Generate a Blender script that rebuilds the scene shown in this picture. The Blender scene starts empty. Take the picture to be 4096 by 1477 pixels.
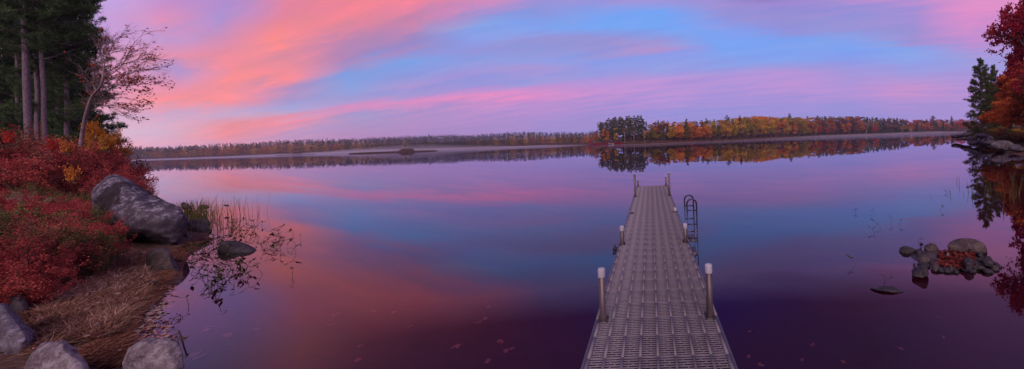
import bpy, math, random
import numpy as np
from mathutils import Matrix, Vector

# ------------------------------------------------------------------ camera
scene = bpy.context.scene
col = scene.collection
S = 4096 / 2576.0
F = 1250 / S                 # focal length and principal point in pixels of a 2576 wide photo
CX, CY = 2602 / S, 564 / S
ROLL = 0.0345
H = 2.25                     # eye above the water
cr, sr = math.cos(ROLL), math.sin(ROLL)
cam_data = bpy.data.cameras.new('camera')
cam_data.sensor_width = 36
cam_data.lens = 36 * 1250 / 4096
cam_data.shift_x = -(2602 - 2048) / 4096
cam_data.shift_y = (564 - 738.5) / 4096
cam_data.clip_start = 0.05
cam_data.clip_end = 20000
cam = bpy.data.objects.new('camera', cam_data)
col.objects.link(cam)
right = Vector((cr, 0, -sr)); up = Vector((sr, 0, cr)); back = Vector((0, -1, 0))
cam.matrix_world = Matrix(((right.x, up.x, back.x, 0), (right.y, up.y, back.y, 0), (right.z, up.z, back.z, H), (0, 0, 0, 1)))
scene.camera = cam

def ray(px, py):
    u, v = (px - CX) / F, (CY - py) / F
    return (u * cr + v * sr, 1.0, -u * sr + v * cr)

def P(px, py, z=0.0):
    d = ray(px, py); t = (z - H) / d[2]
    return Vector((d[0] * t, t, z))

def PY(px, py, y):
    d = ray(px, py)
    return Vector((d[0] * y, y, H + d[2] * y))

# ------------------------------------------------------------------ nodes helper
class NT:
    def __init__(s, tree): s.t = tree; s.n = tree.nodes; s.l = tree.links
    def add(s, typ, **kw):
        n = s.n.new(typ)
        for k, v in kw.items():
            if k.startswith('_'): setattr(n, k[1:], v)
        return n
    def put(s, sock, v):
        if isinstance(v, bpy.types.NodeSocket): s.l.new(v, sock)
        elif v is not None:
            if hasattr(sock, 'default_value') and hasattr(sock.default_value, '__len__') and not hasattr(v, '__len__'): v = (v, v, v)
            if sock.type == 'RGBA' and len(v) == 3: v = (*v, 1)
            sock.default_value = v
    def math(s, op, a, b=None, clamp=False):
        n = s.n.new('ShaderNodeMath'); n.operation = op; n.use_clamp = clamp
        s.put(n.inputs[0], a)
        if b is not None: s.put(n.inputs[1], b)
        return n.outputs[0]
    def mix(s, f, a, b, blend='MIX'):
        n = s.n.new('ShaderNodeMix'); n.data_type = 'RGBA'; n.blend_type = blend
        s.put(n.inputs[0], f); s.put(n.inputs[6], a); s.put(n.inputs[7], b)
        return n.outputs[2]
    def noise(s, vec, scale, detail=4, rough=.5, dist=0):
        n = s.n.new('ShaderNodeTexNoise')
        if vec is not None: s.l.new(vec, n.inputs['Vector'])
        n.inputs['Scale'].default_value = scale; n.inputs['Detail'].default_value = detail
        n.inputs['Roughness'].default_value = rough; n.inputs['Distortion'].default_value = dist
        return n.outputs
    def ramp(s, fac, stops, interp='LINEAR'):
        n = s.n.new('ShaderNodeValToRGB'); r = n.color_ramp; r.interpolation = interp
        while len(r.elements) < len(stops): r.elements.new(1.0)
        for e, (p, c) in zip(r.elements, stops):
            e.position = p; e.color = (*c, 1)
        s.put(n.inputs[0], fac)
        return n.outputs[0]
    def maprange(s, v, a, b, c=0., d=1.):
        n = s.n.new('ShaderNodeMapRange'); s.put(n.inputs[0], v)
        for i, x in enumerate((a, b, c, d)): n.inputs[i + 1].default_value = x
        return n.outputs[0]
    def comb(s, x, y, z):
        n = s.n.new('ShaderNodeCombineXYZ')
        for i, v in enumerate((x, y, z)): s.put(n.inputs[i], v)
        return n.outputs[0]

def lin(c):
    return tuple(((x / 255.) / 12.92 if x / 255. <= .04045 else ((x / 255. + .055) / 1.055) ** 2.4) for x in c)

# ------------------------------------------------------------------ world: dawn sky and its cloud bands
SKY = {
 400: [(0, (205,165,228)), (80, (190,160,222)), (160, (208,160,218)), (240, (218,155,200)), (320, (226,152,195)), (400, (230,152,190)), (470, (205,178,216)), (540, (228,196,226)), (600, (240,165,195))],
 650: [(0, (192,142,205)), (80, (222,143,185)), (160, (190,150,208)), (240, (230,140,170)), (310, (178,148,208)), (350, (222,142,180)), (400, (250,140,150)), (460, (212,165,203)), (530, (216,188,220)), (590, (226,170,206))],
 900: [(0, (175,140,208)), (80, (172,145,212)), (160, (205,140,185)), (240, (242,138,155)), (320, (252,140,145)), (400, (243,140,155)), (450, (188,168,212)), (500, (240,140,152)), (540, (245,145,160)), (590, (208,158,198))],
 1150: [(0, (230,132,160)), (80, (235,132,155)), (160, (255,138,138)), (240, (228,138,158)), (300, (245,138,150)), (345, (188,142,190)), (400, (160,150,208)), (440, (160,170,225)), (470, (240,140,165)), (530, (192,155,205)), (590, (205,150,198))],
 1400: [(0, (248,132,148)), (80, (232,132,152)), (160, (190,132,176)), (240, (175,132,185)), (295, (125,158,225)), (345, (130,162,228)), (400, (160,155,215)), (430, (222,142,195)), (470, (165,155,210)), (560, (190,142,198))],
 1650: [(0, (245,132,158)), (80, (205,132,170)), (160, (158,135,195)), (200, (153,140,205)), (240, (122,162,234)), (300, (138,152,222)), (340, (172,150,215)), (370, (150,150,218)), (405, (225,142,198)), (450, (180,145,205)), (560, (176,142,205))],
 1900: [(0, (232,138,178)), (60, (148,145,215)), (110, (135,165,232)), (160, (134,158,235)), (200, (148,148,218)), (240, (142,157,226)), (300, (165,150,220)), (340, (148,150,222)), (388, (236,142,198)), (440, (185,145,210)), (550, (170,142,208))],
 2150: [(0, (160,145,215)), (60, (138,150,222)), (110, (124,162,241)), (160, (150,148,215)), (200, (145,150,218)), (240, (142,157,228)), (270, (170,150,216)), (320, (148,155,225)), (378, (220,143,205)), (420, (190,145,212)), (480, (175,145,215)), (550, (155,145,215))],
 2400: [(0, (150,148,220)), (60, (120,162,242)), (110, (118,166,245)), (160, (150,148,214)), (200, (150,148,216)), (240, (136,156,233)), (300, (150,155,225)), (345, (190,148,218)), (380, (198,147,215)), (430, (165,145,215)), (500, (160,145,215)), (560, (152,150,224))],
 2650: [(0, (168,148,216)), (50, (118,166,245)), (110, (118,167,245)), (155, (142,155,226)), (188, (176,146,208)), (220, (140,157,235)), (280, (150,160,228)), (320, (195,148,217)), (370, (192,149,218)), (430, (165,148,220)), (550, (150,150,225))],
 2900: [(0, (155,143,214)), (60, (146,148,220)), (110, (134,157,238)), (160, (118,167,246)), (220, (126,162,241)), (270, (150,158,228)), (320, (184,149,220)), (380, (170,148,220)), (440, (155,148,222)), (540, (146,150,226))],
 3150: [(0, (155,138,211)), (60, (150,143,214)), (120, (146,144,217)), (165, (126,162,241)), (220, (126,164,242)), (270, (155,155,225)), (300, (188,149,218)), (350, (188,149,218)), (400, (165,148,220)), (520, (146,152,229))],
 3400: [(0, (172,144,214)), (60, (150,144,217)), (120, (145,149,220)), (150, (138,159,232)), (190, (124,164,243)), (240, (138,157,236)), (300, (165,152,222)), (360, (182,149,220)), (420, (158,150,222)), (510, (146,152,229))],
 3650: [(0, (208,144,210)), (60, (168,144,214)), (120, (155,144,214)), (170, (157,147,215)), (205, (136,167,238)), (250, (142,166,237)), (300, (166,155,225)), (350, (204,149,210)), (400, (178,149,219)), (500, (160,150,224))],
 3900: [(0, (232,148,202)), (60, (226,144,204)), (120, (213,144,207)), (170, (197,144,211)), (220, (165,155,221)), (260, (158,158,226)), (300, (172,152,221)), (360, (184,149,219)), (490, (165,150,223))],
}
OVER = {400: (150,145,200), 650: (150,135,195), 900: (165,130,180), 1150: (215,130,145), 1400: (175,100,125), 1650: (150,86,122), 1900: (134,74,118), 2150: (104,68,134), 2400: (76,66,160), 2650: (64,66,172), 2900: (64,66,168), 3150: (82,68,145), 3400: (108,76,125), 3650: (125,92,148), 3900: (145,104,158)}
SHEAR = {400: .4, 650: .45, 900: .55, 1150: .55, 1400: .45, 1650: .34, 1900: .22, 2150: .1, 2400: 0, 2650: -.1, 2900: -.2, 3150: -.26, 3400: -.34, 3650: -.42, 3900: -.42}
SUN_EL, SUN_AZ = math.radians(3.0), math.radians(-62)   # azimuth from +Y, clockwise
world = bpy.data.worlds.new('World'); scene.world = world; world.use_nodes = True
W = NT(world.node_tree); W.n.clear()
tc = W.add('ShaderNodeTexCoord'); sep = W.add('ShaderNodeSeparateXYZ'); W.l.new(tc.outputs['Generated'], sep.inputs[0])
x, y, z = sep.outputs
zc = W.math('MAXIMUM', z, 0.0)
horiz = W.math('SQRT', W.math('ADD', W.math('MULTIPLY', x, x), W.math('MULTIPLY', y, y)))
T = W.math('DIVIDE', zc, W.math('MAXIMUM', horiz, .05))
AZ = W.math('ARCTAN2', x, y)
# a cloud deck seen in perspective: plane coordinates turned along the wind
zz = W.math('ADD', zc, .09)
qx, qy = W.math('DIVIDE', x, zz), W.math('DIVIDE', y, zz)
ca, sa = math.cos(math.radians(-19)), math.sin(math.radians(-19))
al = W.math('ADD', W.math('MULTIPLY', qx, ca), W.math('MULTIPLY', qy, sa))
ac = W.math('ADD', W.math('MULTIPLY', qx, -sa), W.math('MULTIPLY', qy, ca))
qv = W.comb(W.math('MULTIPLY', al, .17), ac, 0.0)
n1 = W.noise(qv, 1.5, 7, .58, .25)
n2 = W.noise(qv, 5.5, 7, .62, .4)
n4 = W.noise(W.comb(W.math('MULTIPLY', al, .35), W.math('MULTIPLY', ac, 1.), n1[0]), 11., 6, .6, .6)
w4 = W.math('SUBTRACT', n4[0], .5)
n3 = W.noise(W.comb(W.math('MULTIPLY', x, 2.), W.math('MULTIPLY', y, 2.), W.math('MULTIPLY', z, 5.)), 2.2, 4, .5)
w1 = W.math('SUBTRACT', n1[0], .5); w2 = W.math('SUBTRACT', n2[0], .5); w3 = W.math('SUBTRACT', n3[0], .5)
elv = W.maprange(T, 0.0, .25, .35, 1.0)
Tw = W.math('ADD', T, W.math('MULTIPLY', elv, W.math('ADD', W.math('MULTIPLY', w1, .085), W.math('ADD', W.math('MULTIPLY', w2, .06), W.math('ADD', W.math('MULTIPLY', w3, .03), W.math('MULTIPLY', w4, .024))))))
Aw = W.math('ADD', AZ, W.math('MULTIPLY', w3, .10))
TMAX = 1.0
TS = W.math('MULTIPLY', T, 3.3, clamp=True)
prev = None; azs = []
for px in sorted(SKY):
    stops = []
    for py, c in sorted(SKY[px], key=lambda q: -q[0]):
        d = ray(px / S, py / S); h_ = math.hypot(d[0], 1)
        stops.append((min(.98, max(0, d[2] / h_ / TMAX)), lin(c)))
    azs.append(math.atan2(ray(px / S, 300 / S)[0], 1))
    dA = W.math('MINIMUM', W.math('MAXIMUM', W.math('SUBTRACT', Aw, azs[-1]), -.3), .3)
    Tr = W.math('SUBTRACT', Tw, W.math('MULTIPLY', W.math('MULTIPLY', dA, SHEAR[px]), TS), clamp=True)
    top = stops[-1][0]
    o = lin(OVER[px])
    stops += [(min(.99, top + .09), o), (min(.995, top + .2), tuple(.5 * (a + b) for a, b in zip(o, lin((100, 85, 150))))), (1.0, lin((110, 95, 150)))]
    seen = []
    for p_, c_ in stops:
        if seen and p_ <= seen[-1][0]: p_ = seen[-1][0] + .002
        seen.append((min(1, p_), c_))
    r = W.ramp(Tr, seen)
    if prev is None: first = r; cur = r
    else:
        cur = W.mix(W.maprange(Aw, azs[-2], azs[-1]), cur, r)
    prev = r
cur = W.mix(W.maprange(Aw, azs[-1] + .4, 2.9), cur, lin((165, 140, 200)))
cur = W.mix(W.maprange(Aw, azs[0] - .4, -2.9), cur, lin((165, 140, 200)))
# fine fibres of the cloud sheet
bright = W.math('ADD', 1.0, W.math('ADD', W.math('MULTIPLY', w2, .62), W.math('ADD', W.math('MULTIPLY', w1, .3), W.math('MULTIPLY', w4, .3))))
cur = W.mix(1.0, cur, W.comb(bright, W.math('ADD', 1.0, W.math('MULTIPLY', w2, .22)), W.math('SUBTRACT', 1.0, W.math('MULTIPLY', w2, .06))), 'MULTIPLY')
sky = W.add('ShaderNodeTexSky', _sky_type='NISHITA', _sun_disc=False, _sun_elevation=SUN_EL, _sun_rotation=SUN_AZ)
vs = W.add('ShaderNodeVectorMath', _operation='SCALE'); W.l.new(cur, vs.inputs[0]); vs.inputs['Scale'].default_value = 10.
skyf = W.add('ShaderNodeVectorMath', _operation='SCALE'); W.l.new(sky.outputs[0], skyf.inputs[0]); skyf.inputs['Scale'].default_value = .03
va = W.add('ShaderNodeVectorMath', _operation='ADD'); W.l.new(vs.outputs[0], va.inputs[0]); W.l.new(skyf.outputs[0], va.inputs[1])
bg = W.add('ShaderNodeBackground'); bg.inputs[1].default_value = .1; W.l.new(va.outputs[0], bg.inputs[0])
wo = W.add('ShaderNodeOutputWorld'); W.l.new(bg.outputs[0], wo.inputs[0])
world.cycles.sampling_method = 'MANUAL'; world.cycles.sample_map_resolution = 1024

fill_sun_d = bpy.data.lights.new('sun', 'SUN'); fill_sun_d.energy = 1.9; fill_sun_d.angle = math.radians(50); fill_sun_d.color = (1, .78, .76)  # soft fill added behind the eye; the dawn sun itself is low left
sun = bpy.data.objects.new('sun', fill_sun_d); col.objects.link(sun)
sv = Vector((.02, -.7, .6))
sun.rotation_euler = sv.to_track_quat('Z', 'Y').to_euler()
vset = scene.view_settings
vset.view_transform = 'Standard'; vset.look = 'None'; vset.gamma = 1; vset.exposure = 0; vset.use_curve_mapping = False
cyc = scene.cycles
cyc.max_bounces = 6; cyc.diffuse_bounces = 2; cyc.glossy_bounces = 3; cyc.transmission_bounces = 3; cyc.transparent_max_bounces = 8; cyc.volume_bounces = 1
cyc.caustics_reflective = False; cyc.caustics_refractive = False

# ------------------------------------------------------------------ object helpers
def tag(o, label=None, cat=None, group=None, kind=None):
    if label: o['label'] = label
    if cat: o['category'] = cat
    if group: o['group'] = group
    if kind: o['kind'] = kind
    return o

def empty(name, loc=(0, 0, 0), rz=0, label=None, cat=None, group=None):
    o = bpy.data.objects.new(name, None); col.objects.link(o); o.empty_display_size = .2
    o.location = loc; o.rotation_euler = (0, 0, rz)
    return tag(o, label, cat, group)

def mesh(name, V, Fs, smooth=False):
    """V (n,3); Fs: list of (m,k) index arrays"""
    me = bpy.data.meshes.new(name)
    V = np.asarray(V, dtype=np.float32)
    if not isinstance(Fs, list): Fs = [Fs]
    Fs = [np.asarray(f, dtype=np.int32) for f in Fs if len(f)]
    me.vertices.add(len(V)); me.vertices.foreach_set('co', V.ravel())
    loops = np.concatenate([f.ravel() for f in Fs])
    sizes = np.concatenate([np.full(len(f), f.shape[1], np.int32) for f in Fs])
    starts = np.concatenate([[0], np.cumsum(sizes)[:-1]]).astype(np.int32)
    me.loops.add(len(loops)); me.loops.foreach_set('vertex_index', loops)
    me.polygons.add(len(sizes)); me.polygons.foreach_set('loop_start', starts); me.polygons.foreach_set('loop_total', sizes)
    if smooth: me.polygons.foreach_set('use_smooth', np.ones(len(sizes), bool))
    me.update(calc_edges=True); me.validate()
    return me

def ob(name, me, mat=None, parent=None, loc=None):
    o = bpy.data.objects.new(name, me); col.objects.link(o)
    if mat is not None:
        if len(me.materials) == 0: me.materials.append(mat)
        else:
            o.material_slots[0].link = 'OBJECT'; o.material_slots[0].material = mat
    if parent: o.parent = parent
    if loc is not None: o.location = loc
    return o

def setmat(o, mat):
    o.material_slots[0].link = 'OBJECT'; o.material_slots[0].material = mat

def copy_tree(root, kids, loc, rz=0, scale=(1, 1, 1), mats=None, label=None, cat=None, group=None):
    r = root.copy(); col.objects.link(r); r.location = loc; r.rotation_euler = (0, 0, rz); r.scale = scale
    tag(r, label, cat, group)
    for i, k in enumerate(kids):
        c = k.copy(); col.objects.link(c); c.parent = r
        if mats and mats[i]: setmat(c, mats[i])
    return r

class MB:
    """collects pieces of one mesh"""
    def __init__(s): s.V = []; s.Fq = []; s.Ft = []; s.n = 0
    def add(s, V, q=None, t=None):
        V = np.asarray(V, float)
        if q is not None and len(q): s.Fq.append(np.asarray(q) + s.n)
        if t is not None and len(t): s.Ft.append(np.asarray(t) + s.n)
        s.V.append(V); s.n += len(V)
    def box(s, x0, x1, y0, y1, z0, z1):
        V = [(x, y, z) for z in (z0, z1) for y in (y0, y1) for x in (x0, x1)]
        s.add(V, [(0, 2, 3, 1), (4, 5, 7, 6), (0, 1, 5, 4), (2, 6, 7, 3), (0, 4, 6, 2), (1, 3, 7, 5)])
    def tube(s, pts, rad, sides=6, cap=True):
        pts = np.asarray(pts, float); n = len(pts)
        rad = np.full(n, rad) if np.isscalar(rad) else np.asarray(rad, float)
        tan = np.gradient(pts, axis=0); tan /= np.linalg.norm(tan, axis=1)[:, None] + 1e-9
        ref = np.array([0, 0, 1.]) if abs(tan[:, 2]).mean() < .8 else np.array([1., 0, 0])
        a = np.cross(tan, ref); a /= np.linalg.norm(a, axis=1)[:, None] + 1e-9
        b = np.cross(tan, a)
        th = np.linspace(0, 2 * np.pi, sides, endpoint=False)
        V = pts[:, None] + rad[:, None, None] * (np.cos(th)[None, :, None] * a[:, None] + np.sin(th)[None, :, None] * b[:, None])
        V = V.reshape(-1, 3)
        i = np.arange(n - 1)[:, None] * sides; j = np.arange(sides)[None]; k = (j + 1) % sides
        q = np.stack([i + j, i + k, i + sides + k, i + sides + j], -1).reshape(-1, 4)
        t = None
        if cap:
            V = np.vstack([V, pts[0], pts[-1]]); m = n * sides
            jj = np.arange(sides); kk = (jj + 1) % sides
            t = np.vstack([np.stack([kk, jj, np.full(sides, m)], -1), np.stack([(n - 1) * sides + jj, (n - 1) * sides + kk, np.full(sides, m + 1)], -1)])
        s.add(V, q, t)
    def mesh(s, name, smooth=False):
        fs = []
        if s.Fq: fs.append(np.vstack(s.Fq))
        if s.Ft: fs.append(np.vstack(s.Ft))
        return mesh(name, np.vstack(s.V), fs, smooth)

def unit(v): return v / (np.linalg.norm(v, axis=-1, keepdims=True) + 1e-9)

def add_leaves(mb, C, L, Wd, rng, flat=0.0, droop=0.0):
    """diamond shaped leaves with a random pose at centres C"""
    n = len(C)
    d = unit(rng.normal(size=(n, 3)) * np.array([1, 1, 1 - flat]) + np.array([0, 0, -droop]))
    r = unit(np.cross(d, rng.normal(size=(n, 3)) + np.array([0, 0, flat * 2])))
    nn = np.cross(d, r)
    l = (L * rng.uniform(.65, 1.3, n))[:, None]; w = (Wd * rng.uniform(.7, 1.25, n))[:, None]
    V = np.stack([C - d * l * .5, C + r * w * .5 - d * l * .08 + nn * w * .12, C + d * l * .5, C - r * w * .5 - d * l * .08 + nn * w * .12], 1).reshape(-1, 3)
    mb.add(V, np.arange(4 * n).reshape(-1, 4))

def add_tufts(mb, C, k, L, Wd, rng, upb=.5):
    """needle tufts: k blades radiating from each centre"""
    C = np.repeat(C, k, axis=0); n = len(C)
    d = unit(rng.normal(size=(n, 3)) + np.array([0, 0, upb]))
    r = unit(np.cross(d, rng.normal(size=(n, 3))))
    l = (L * rng.uniform(.6, 1.2, n))[:, None]
    V = np.stack([C - r * Wd * .5, C + r * Wd * .5, C + d * l], 1).reshape(-1, 3)
    mb.add(V, None, np.arange(3 * n).reshape(-1, 3))

# value noise in numpy (for terrain and rocks)
_perm = np.random.default_rng(5).uniform(-1, 1, (64, 64, 64))
def vnoise(p):
    p = np.asarray(p, float); i = np.floor(p).astype(int); f = p - i; f = f * f * (3 - 2 * f)
    r = 0
    for dx in (0, 1):
        for dy in (0, 1):
            for dz in (0, 1):
                w = (f[..., 0] if dx else 1 - f[..., 0]) * (f[..., 1] if dy else 1 - f[..., 1]) * (f[..., 2] if dz else 1 - f[..., 2])
                r = r + w * _perm[(i[..., 0] + dx) % 64, (i[..., 1] + dy) % 64, (i[..., 2] + dz) % 64]
    return r
def fbm(p, o=4):
    r = 0; a = 1.
    for k in range(o): r = r + a * vnoise(np.asarray(p) * 2 ** k + k * 7.3); a *= .5
    return r

# ------------------------------------------------------------------ materials
def new_mat(name):
    m = bpy.data.materials.new(name); m.use_nodes = True; t = NT(m.node_tree); t.n.clear()
    return m, t
def out(t, sh, vol=None):
    o = t.add('ShaderNodeOutputMaterial')
    if sh is not None: t.l.new(sh, o.inputs[0])
    if vol is not None: t.l.new(vol, o.inputs[1])

def leaf_mat(name, cols, trans=.3, objvar=.25):
    """foliage: colours differ from leaf to leaf, clump to clump and plant to plant"""
    m, t = new_mat(name)
    g = t.add('ShaderNodeNewGeometry'); tcn = t.add('ShaderNodeTexCoord'); oi = t.add('ShaderNodeObjectInfo')
    nz = t.noise(tcn.outputs['Object'], .9, 3)
    f = t.math('ADD', t.math('MULTIPLY', g.outputs['Random Per Island'], .55), t.math('MULTIPLY', t.maprange(nz[0], .3, .7), .45))
    f = t.math('ADD', f, t.math('MULTIPLY', t.math('SUBTRACT', oi.outputs['Random'], .5), objvar), clamp=True)
    k = len(cols) - 1
    c = t.ramp(f, [(i / k, q) for i, q in enumerate(cols)])
    v = t.maprange(oi.outputs['Random'], 0, 1, 1 - objvar * .8, 1 + objvar * .8)
    hs = t.add('ShaderNodeHueSaturation'); t.l.new(c, hs.inputs['Color']); t.l.new(v, hs.inputs['Value'])
    d = t.add('ShaderNodeBsdfDiffuse'); t.l.new(hs.outputs[0], d.inputs[0])
    tr = t.add('ShaderNodeBsdfTranslucent'); t.l.new(hs.outputs[0], tr.inputs[0])
    mx = t.add('ShaderNodeMixShader'); mx.inputs[0].default_value = trans
    t.l.new(d.outputs[0], mx.inputs[1]); t.l.new(tr.outputs[0], mx.inputs[2]); out(t, mx.outputs[0])
    return m

def noise_mat(name, cols, scale=6, detail=8, rough=.8, bump=.3, stretch=(1, 1, 1), spec=.3, metallic=0, dist=0., coord='Object', bdist=.02):
    m, t = new_mat(name)
    tcn = t.add('ShaderNodeTexCoord'); mp = t.add('ShaderNodeMapping'); t.l.new(tcn.outputs[coord], mp.inputs[0]); mp.inputs['Scale'].default_value = stretch
    nz = t.noise(mp.outputs[0], scale, detail, .6, dist)
    k = len(cols) - 1
    c = t.ramp(t.maprange(nz[0], .28, .72), [(i / k, q) for i, q in enumerate(cols)])
    b = t.add('ShaderNodeBsdfPrincipled'); t.l.new(c, b.inputs['Base Color']); b.inputs['Roughness'].default_value = rough
    b.inputs['Specular IOR Level'].default_value = spec; b.inputs['Metallic'].default_value = metallic
    if bump:
        bn = t.add('ShaderNodeBump'); bn.inputs['Strength'].default_value = bump; bn.inputs['Distance'].default_value = bdist
        t.l.new(nz[0], bn.inputs['Height']); t.l.new(bn.outputs[0], b.inputs['Normal'])
    out(t, b.outputs[0])
    return m

def rock_mat(name, dark, mid, light, lichen=(.5, .48, .5), lich=.5, scale=1.0, stain=None, big_one=False):
    m, t = new_mat(name)
    tcn = t.add('ShaderNodeTexCoord'); v = tcn.outputs['Object']
    big = t.noise(v, 2.6 * scale, 8, .65, .15); fine = t.noise(v, 22 * scale, 8, .7); spk = t.noise(v, 70 * scale, 3, .6)
    c = t.ramp(t.maprange(big[0], .3, .7), [(0, dark), (.5, mid), (1, light)])
    c = t.mix(.75, c, t.ramp(t.maprange(fine[0], .3, .72), [(0, (.25, .25, .27)), (.5, (.8, .8, .8)), (1, (1.35, 1.3, 1.3))]), 'MULTIPLY')
    c = t.mix(.5, c, t.ramp(t.maprange(spk[0], .35, .65), [(0, (.5, .5, .5)), (1, (1.4, 1.4, 1.4))]), 'MULTIPLY')
    ln = t.noise(v, 5.2 * scale, 9, .68, .25)
    g = t.add('ShaderNodeNewGeometry'); sp = t.add('ShaderNodeSeparateXYZ'); t.l.new(g.outputs['Normal'], sp.inputs[0])
    lf = t.math('MULTIPLY', t.maprange(ln[0], .5, .6), t.maprange(sp.outputs[2], -.2, .5), clamp=True)
    c = t.mix(t.math('MULTIPLY', lf, lich), c, lichen)
    if stain:
        sn = t.noise(v, 2.6 * scale, 9, .7, .4)
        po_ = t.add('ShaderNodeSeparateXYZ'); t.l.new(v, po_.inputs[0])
        near_ = t.math('ADD', t.math('ABSOLUTE', t.math('ADD', po_.outputs[0], .42)), t.math('MULTIPLY', t.math('ABSOLUTE', t.math('SUBTRACT', po_.outputs[2], .42)), .7))
        f_ = t.maprange(t.math('SUBTRACT', t.math('MULTIPLY', sn[0], 1.5), near_), .34, .42, 0, .93)
        c = t.mix(f_, c, stain)
        # darker purple-brown tone on the lower third, ragged upper edge
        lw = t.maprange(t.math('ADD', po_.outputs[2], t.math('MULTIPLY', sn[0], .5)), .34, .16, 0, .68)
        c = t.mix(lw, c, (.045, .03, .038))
    # damp foot where the stone meets the water
    ps = t.add('ShaderNodeSeparateXYZ'); t.l.new(g.outputs['Position'], ps.inputs[0])
    wet = t.maprange(t.math('ADD', ps.outputs[2], t.math('MULTIPLY', fine[0], .05)), .10, .03)
    c = t.mix(t.math('MULTIPLY', wet, .6), c, (.02, .015, .015))
    b = t.add('ShaderNodeBsdfPrincipled'); t.l.new(c, b.inputs['Base Color']); b.inputs['Specular IOR Level'].default_value = .3
    t.l.new(t.maprange(wet, 0, 1, .85, .3), b.inputs['Roughness'])
    bn = t.add('ShaderNodeBump'); bn.inputs['Strength'].default_value = .6; bn.inputs['Distance'].default_value = .03
    t.l.new(t.math('ADD', fine[0], t.math('MULTIPLY', ln[0], .8)), bn.inputs['Height']); t.l.new(bn.outputs[0], b.inputs['Normal'])
    out(t, b.outputs[0])
    return m

M = {}
M['needles'] = leaf_mat('pine_needles', [(.025, .05, .028), (.06, .11, .048), (.10, .16, .06), (.14, .19, .07)], .25)
M['needles_far'] = leaf_mat('far_needles', [(.06, .085, .04), (.13, .16, .06), (.22, .23, .08)], .25)
M['wood_green'] = leaf_mat('far_wood_green', [(.015, .035, .022), (.04, .07, .035), (.08, .11, .05)], .15)
M['spruce'] = leaf_mat('spruce_needles', [(.012, .05, .035), (.03, .09, .055), (.05, .12, .06)], .1)
M['bark'] = noise_mat('pine_bark', [(.08, .055, .06), (.19, .14, .15), (.31, .24, .25)], 9, 8, .95, .8, (3, 3, .6), bdist=.05)
M['bark_dark'] = noise_mat('dark_bark', [(.04, .03, .03), (.1, .07, .07), (.17, .13, .13)], 9, 8, .95, .6, (3, 3, .6))
M['bark_pale'] = noise_mat('pale_bark', [(.22, .16, .15), (.42, .34, .32), (.6, .52, .5)], 5, 6, .9, .4, (2, 2, .5))
M['orange'] = leaf_mat('orange_leaves', [(.34, .08, .02), (.66, .19, .03), (.85, .33, .05), (.88, .45, .08)], .35)
M['gold'] = leaf_mat('golden_leaves', [(.28, .15, .02), (.52, .29, .03), (.74, .44, .05), (.8, .52, .09)], .35)
M['yellow'] = leaf_mat('yellow_leaves', [(.45, .26, .02), (.75, .45, .03), (.85, .6, .08)], .35, .1)
M['olive'] = leaf_mat('olive_leaves', [(.13, .11, .02), (.26, .21, .035), (.42, .3, .05), (.46, .34, .08)], .35)
M['rust'] = leaf_mat('rust_leaves', [(.24, .06, .03), (.44, .12, .045), (.62, .21, .06), (.52, .23, .09)], .35)
M['scarlet'] = leaf_mat('scarlet_leaves', [(.45, .02, .02), (.75, .05, .03), (.85, .14, .06)], .35, .1)
M['brown'] = leaf_mat('brown_leaves', [(.11, .05, .045), (.2, .1, .08), (.3, .16, .11)], .3)
M['mauve'] = leaf_mat('bare_twigs', [(.13, .08, .09), (.22, .14, .14), (.32, .2, .18)], .2)
M['tan'] = leaf_mat('tan_leaves', [(.2, .12, .06), (.38, .24, .12), (.5, .34, .18)], .3)
M['crimson'] = leaf_mat('crimson_leaves', [(.10, .008, .02), (.26, .016, .04), (.45, .03, .06), (.55, .09, .06)], .4)
M['sh_crimson'] = leaf_mat('crimson_shrub_leaves', [(.08, .018, .02), (.22, .035, .04), (.40, .065, .06), (.55, .16, .11)], .38, .5)
M['sh_rust'] = leaf_mat('rust_shrub_leaves', [(.10, .05, .035), (.22, .09, .06), (.40, .14, .08), (.5, .24, .12)], .3, .3)
M['sh_coral'] = leaf_mat('coral_shrub_leaves', [(.22, .03, .035), (.46, .06, .07), (.66, .13, .11), (.7, .22, .14)], .35, .2)
M['sh_olive'] = leaf_mat('olive_shrub_leaves', [(.05, .06, .025), (.12, .13, .045), (.22, .21, .07), (.34, .2, .09)], .3, .3)
M['sh_grey'] = leaf_mat('grey_flower_heads', [(.2, .17, .13), (.42, .36, .28), (.6, .5, .42)], .3, .2)
M['twig'] = noise_mat('twigs', [(.06, .035, .03), (.14, .08, .07)], 8, 4, .9, 0)
M['soil'] = None
M['alu'] = noise_mat('weathered_aluminium', [(.12, .10, .11), (.18, .155, .165), (.25, .22, .23)], 5, 8, .5, .08, metallic=.55, spec=.5)
M['post'] = noise_mat('galvanised_post', [(.05, .035, .035), (.13, .095, .09), (.26, .2, .19)], 5, 8, .42, .1, (1, 1, .25), metallic=.6, spec=.5)
M['cap'] = noise_mat('white_plastic_cap', [(.36, .33, .35), (.52, .48, .5)], 12, 5, .5, .05)
M['deck'] = noise_mat('moulded_deck_plastic', [(.13, .105, .115), (.22, .185, .20), (.33, .29, .31)], 1.1, 9, .6, .05, spec=.4, coord='Object')
M['ladder'] = noise_mat('ladder_tube', [(.03, .03, .05), (.06, .06, .09), (.11, .11, .15)], 6, 6, .35, .05, metallic=.7, spec=.5)
M['under'] = noise_mat('dark_bracket', [(.02, .02, .03), (.05, .045, .06)], 6, 4, .6, .1)
M['weed'] = leaf_mat('water_weed_leaves', [(.03, .03, .02), (.07, .07, .03), (.16, .13, .04)], .2)
M['reed'] = leaf_mat('reed_blades', [(.06, .08, .02), (.13, .14, .04), (.28, .2, .08)], .3)
M['straw'] = leaf_mat('straw', [(.07, .035, .03), (.22, .12, .08), (.44, .26, .17), (.85, .65, .5)], .1, 0)
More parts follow.
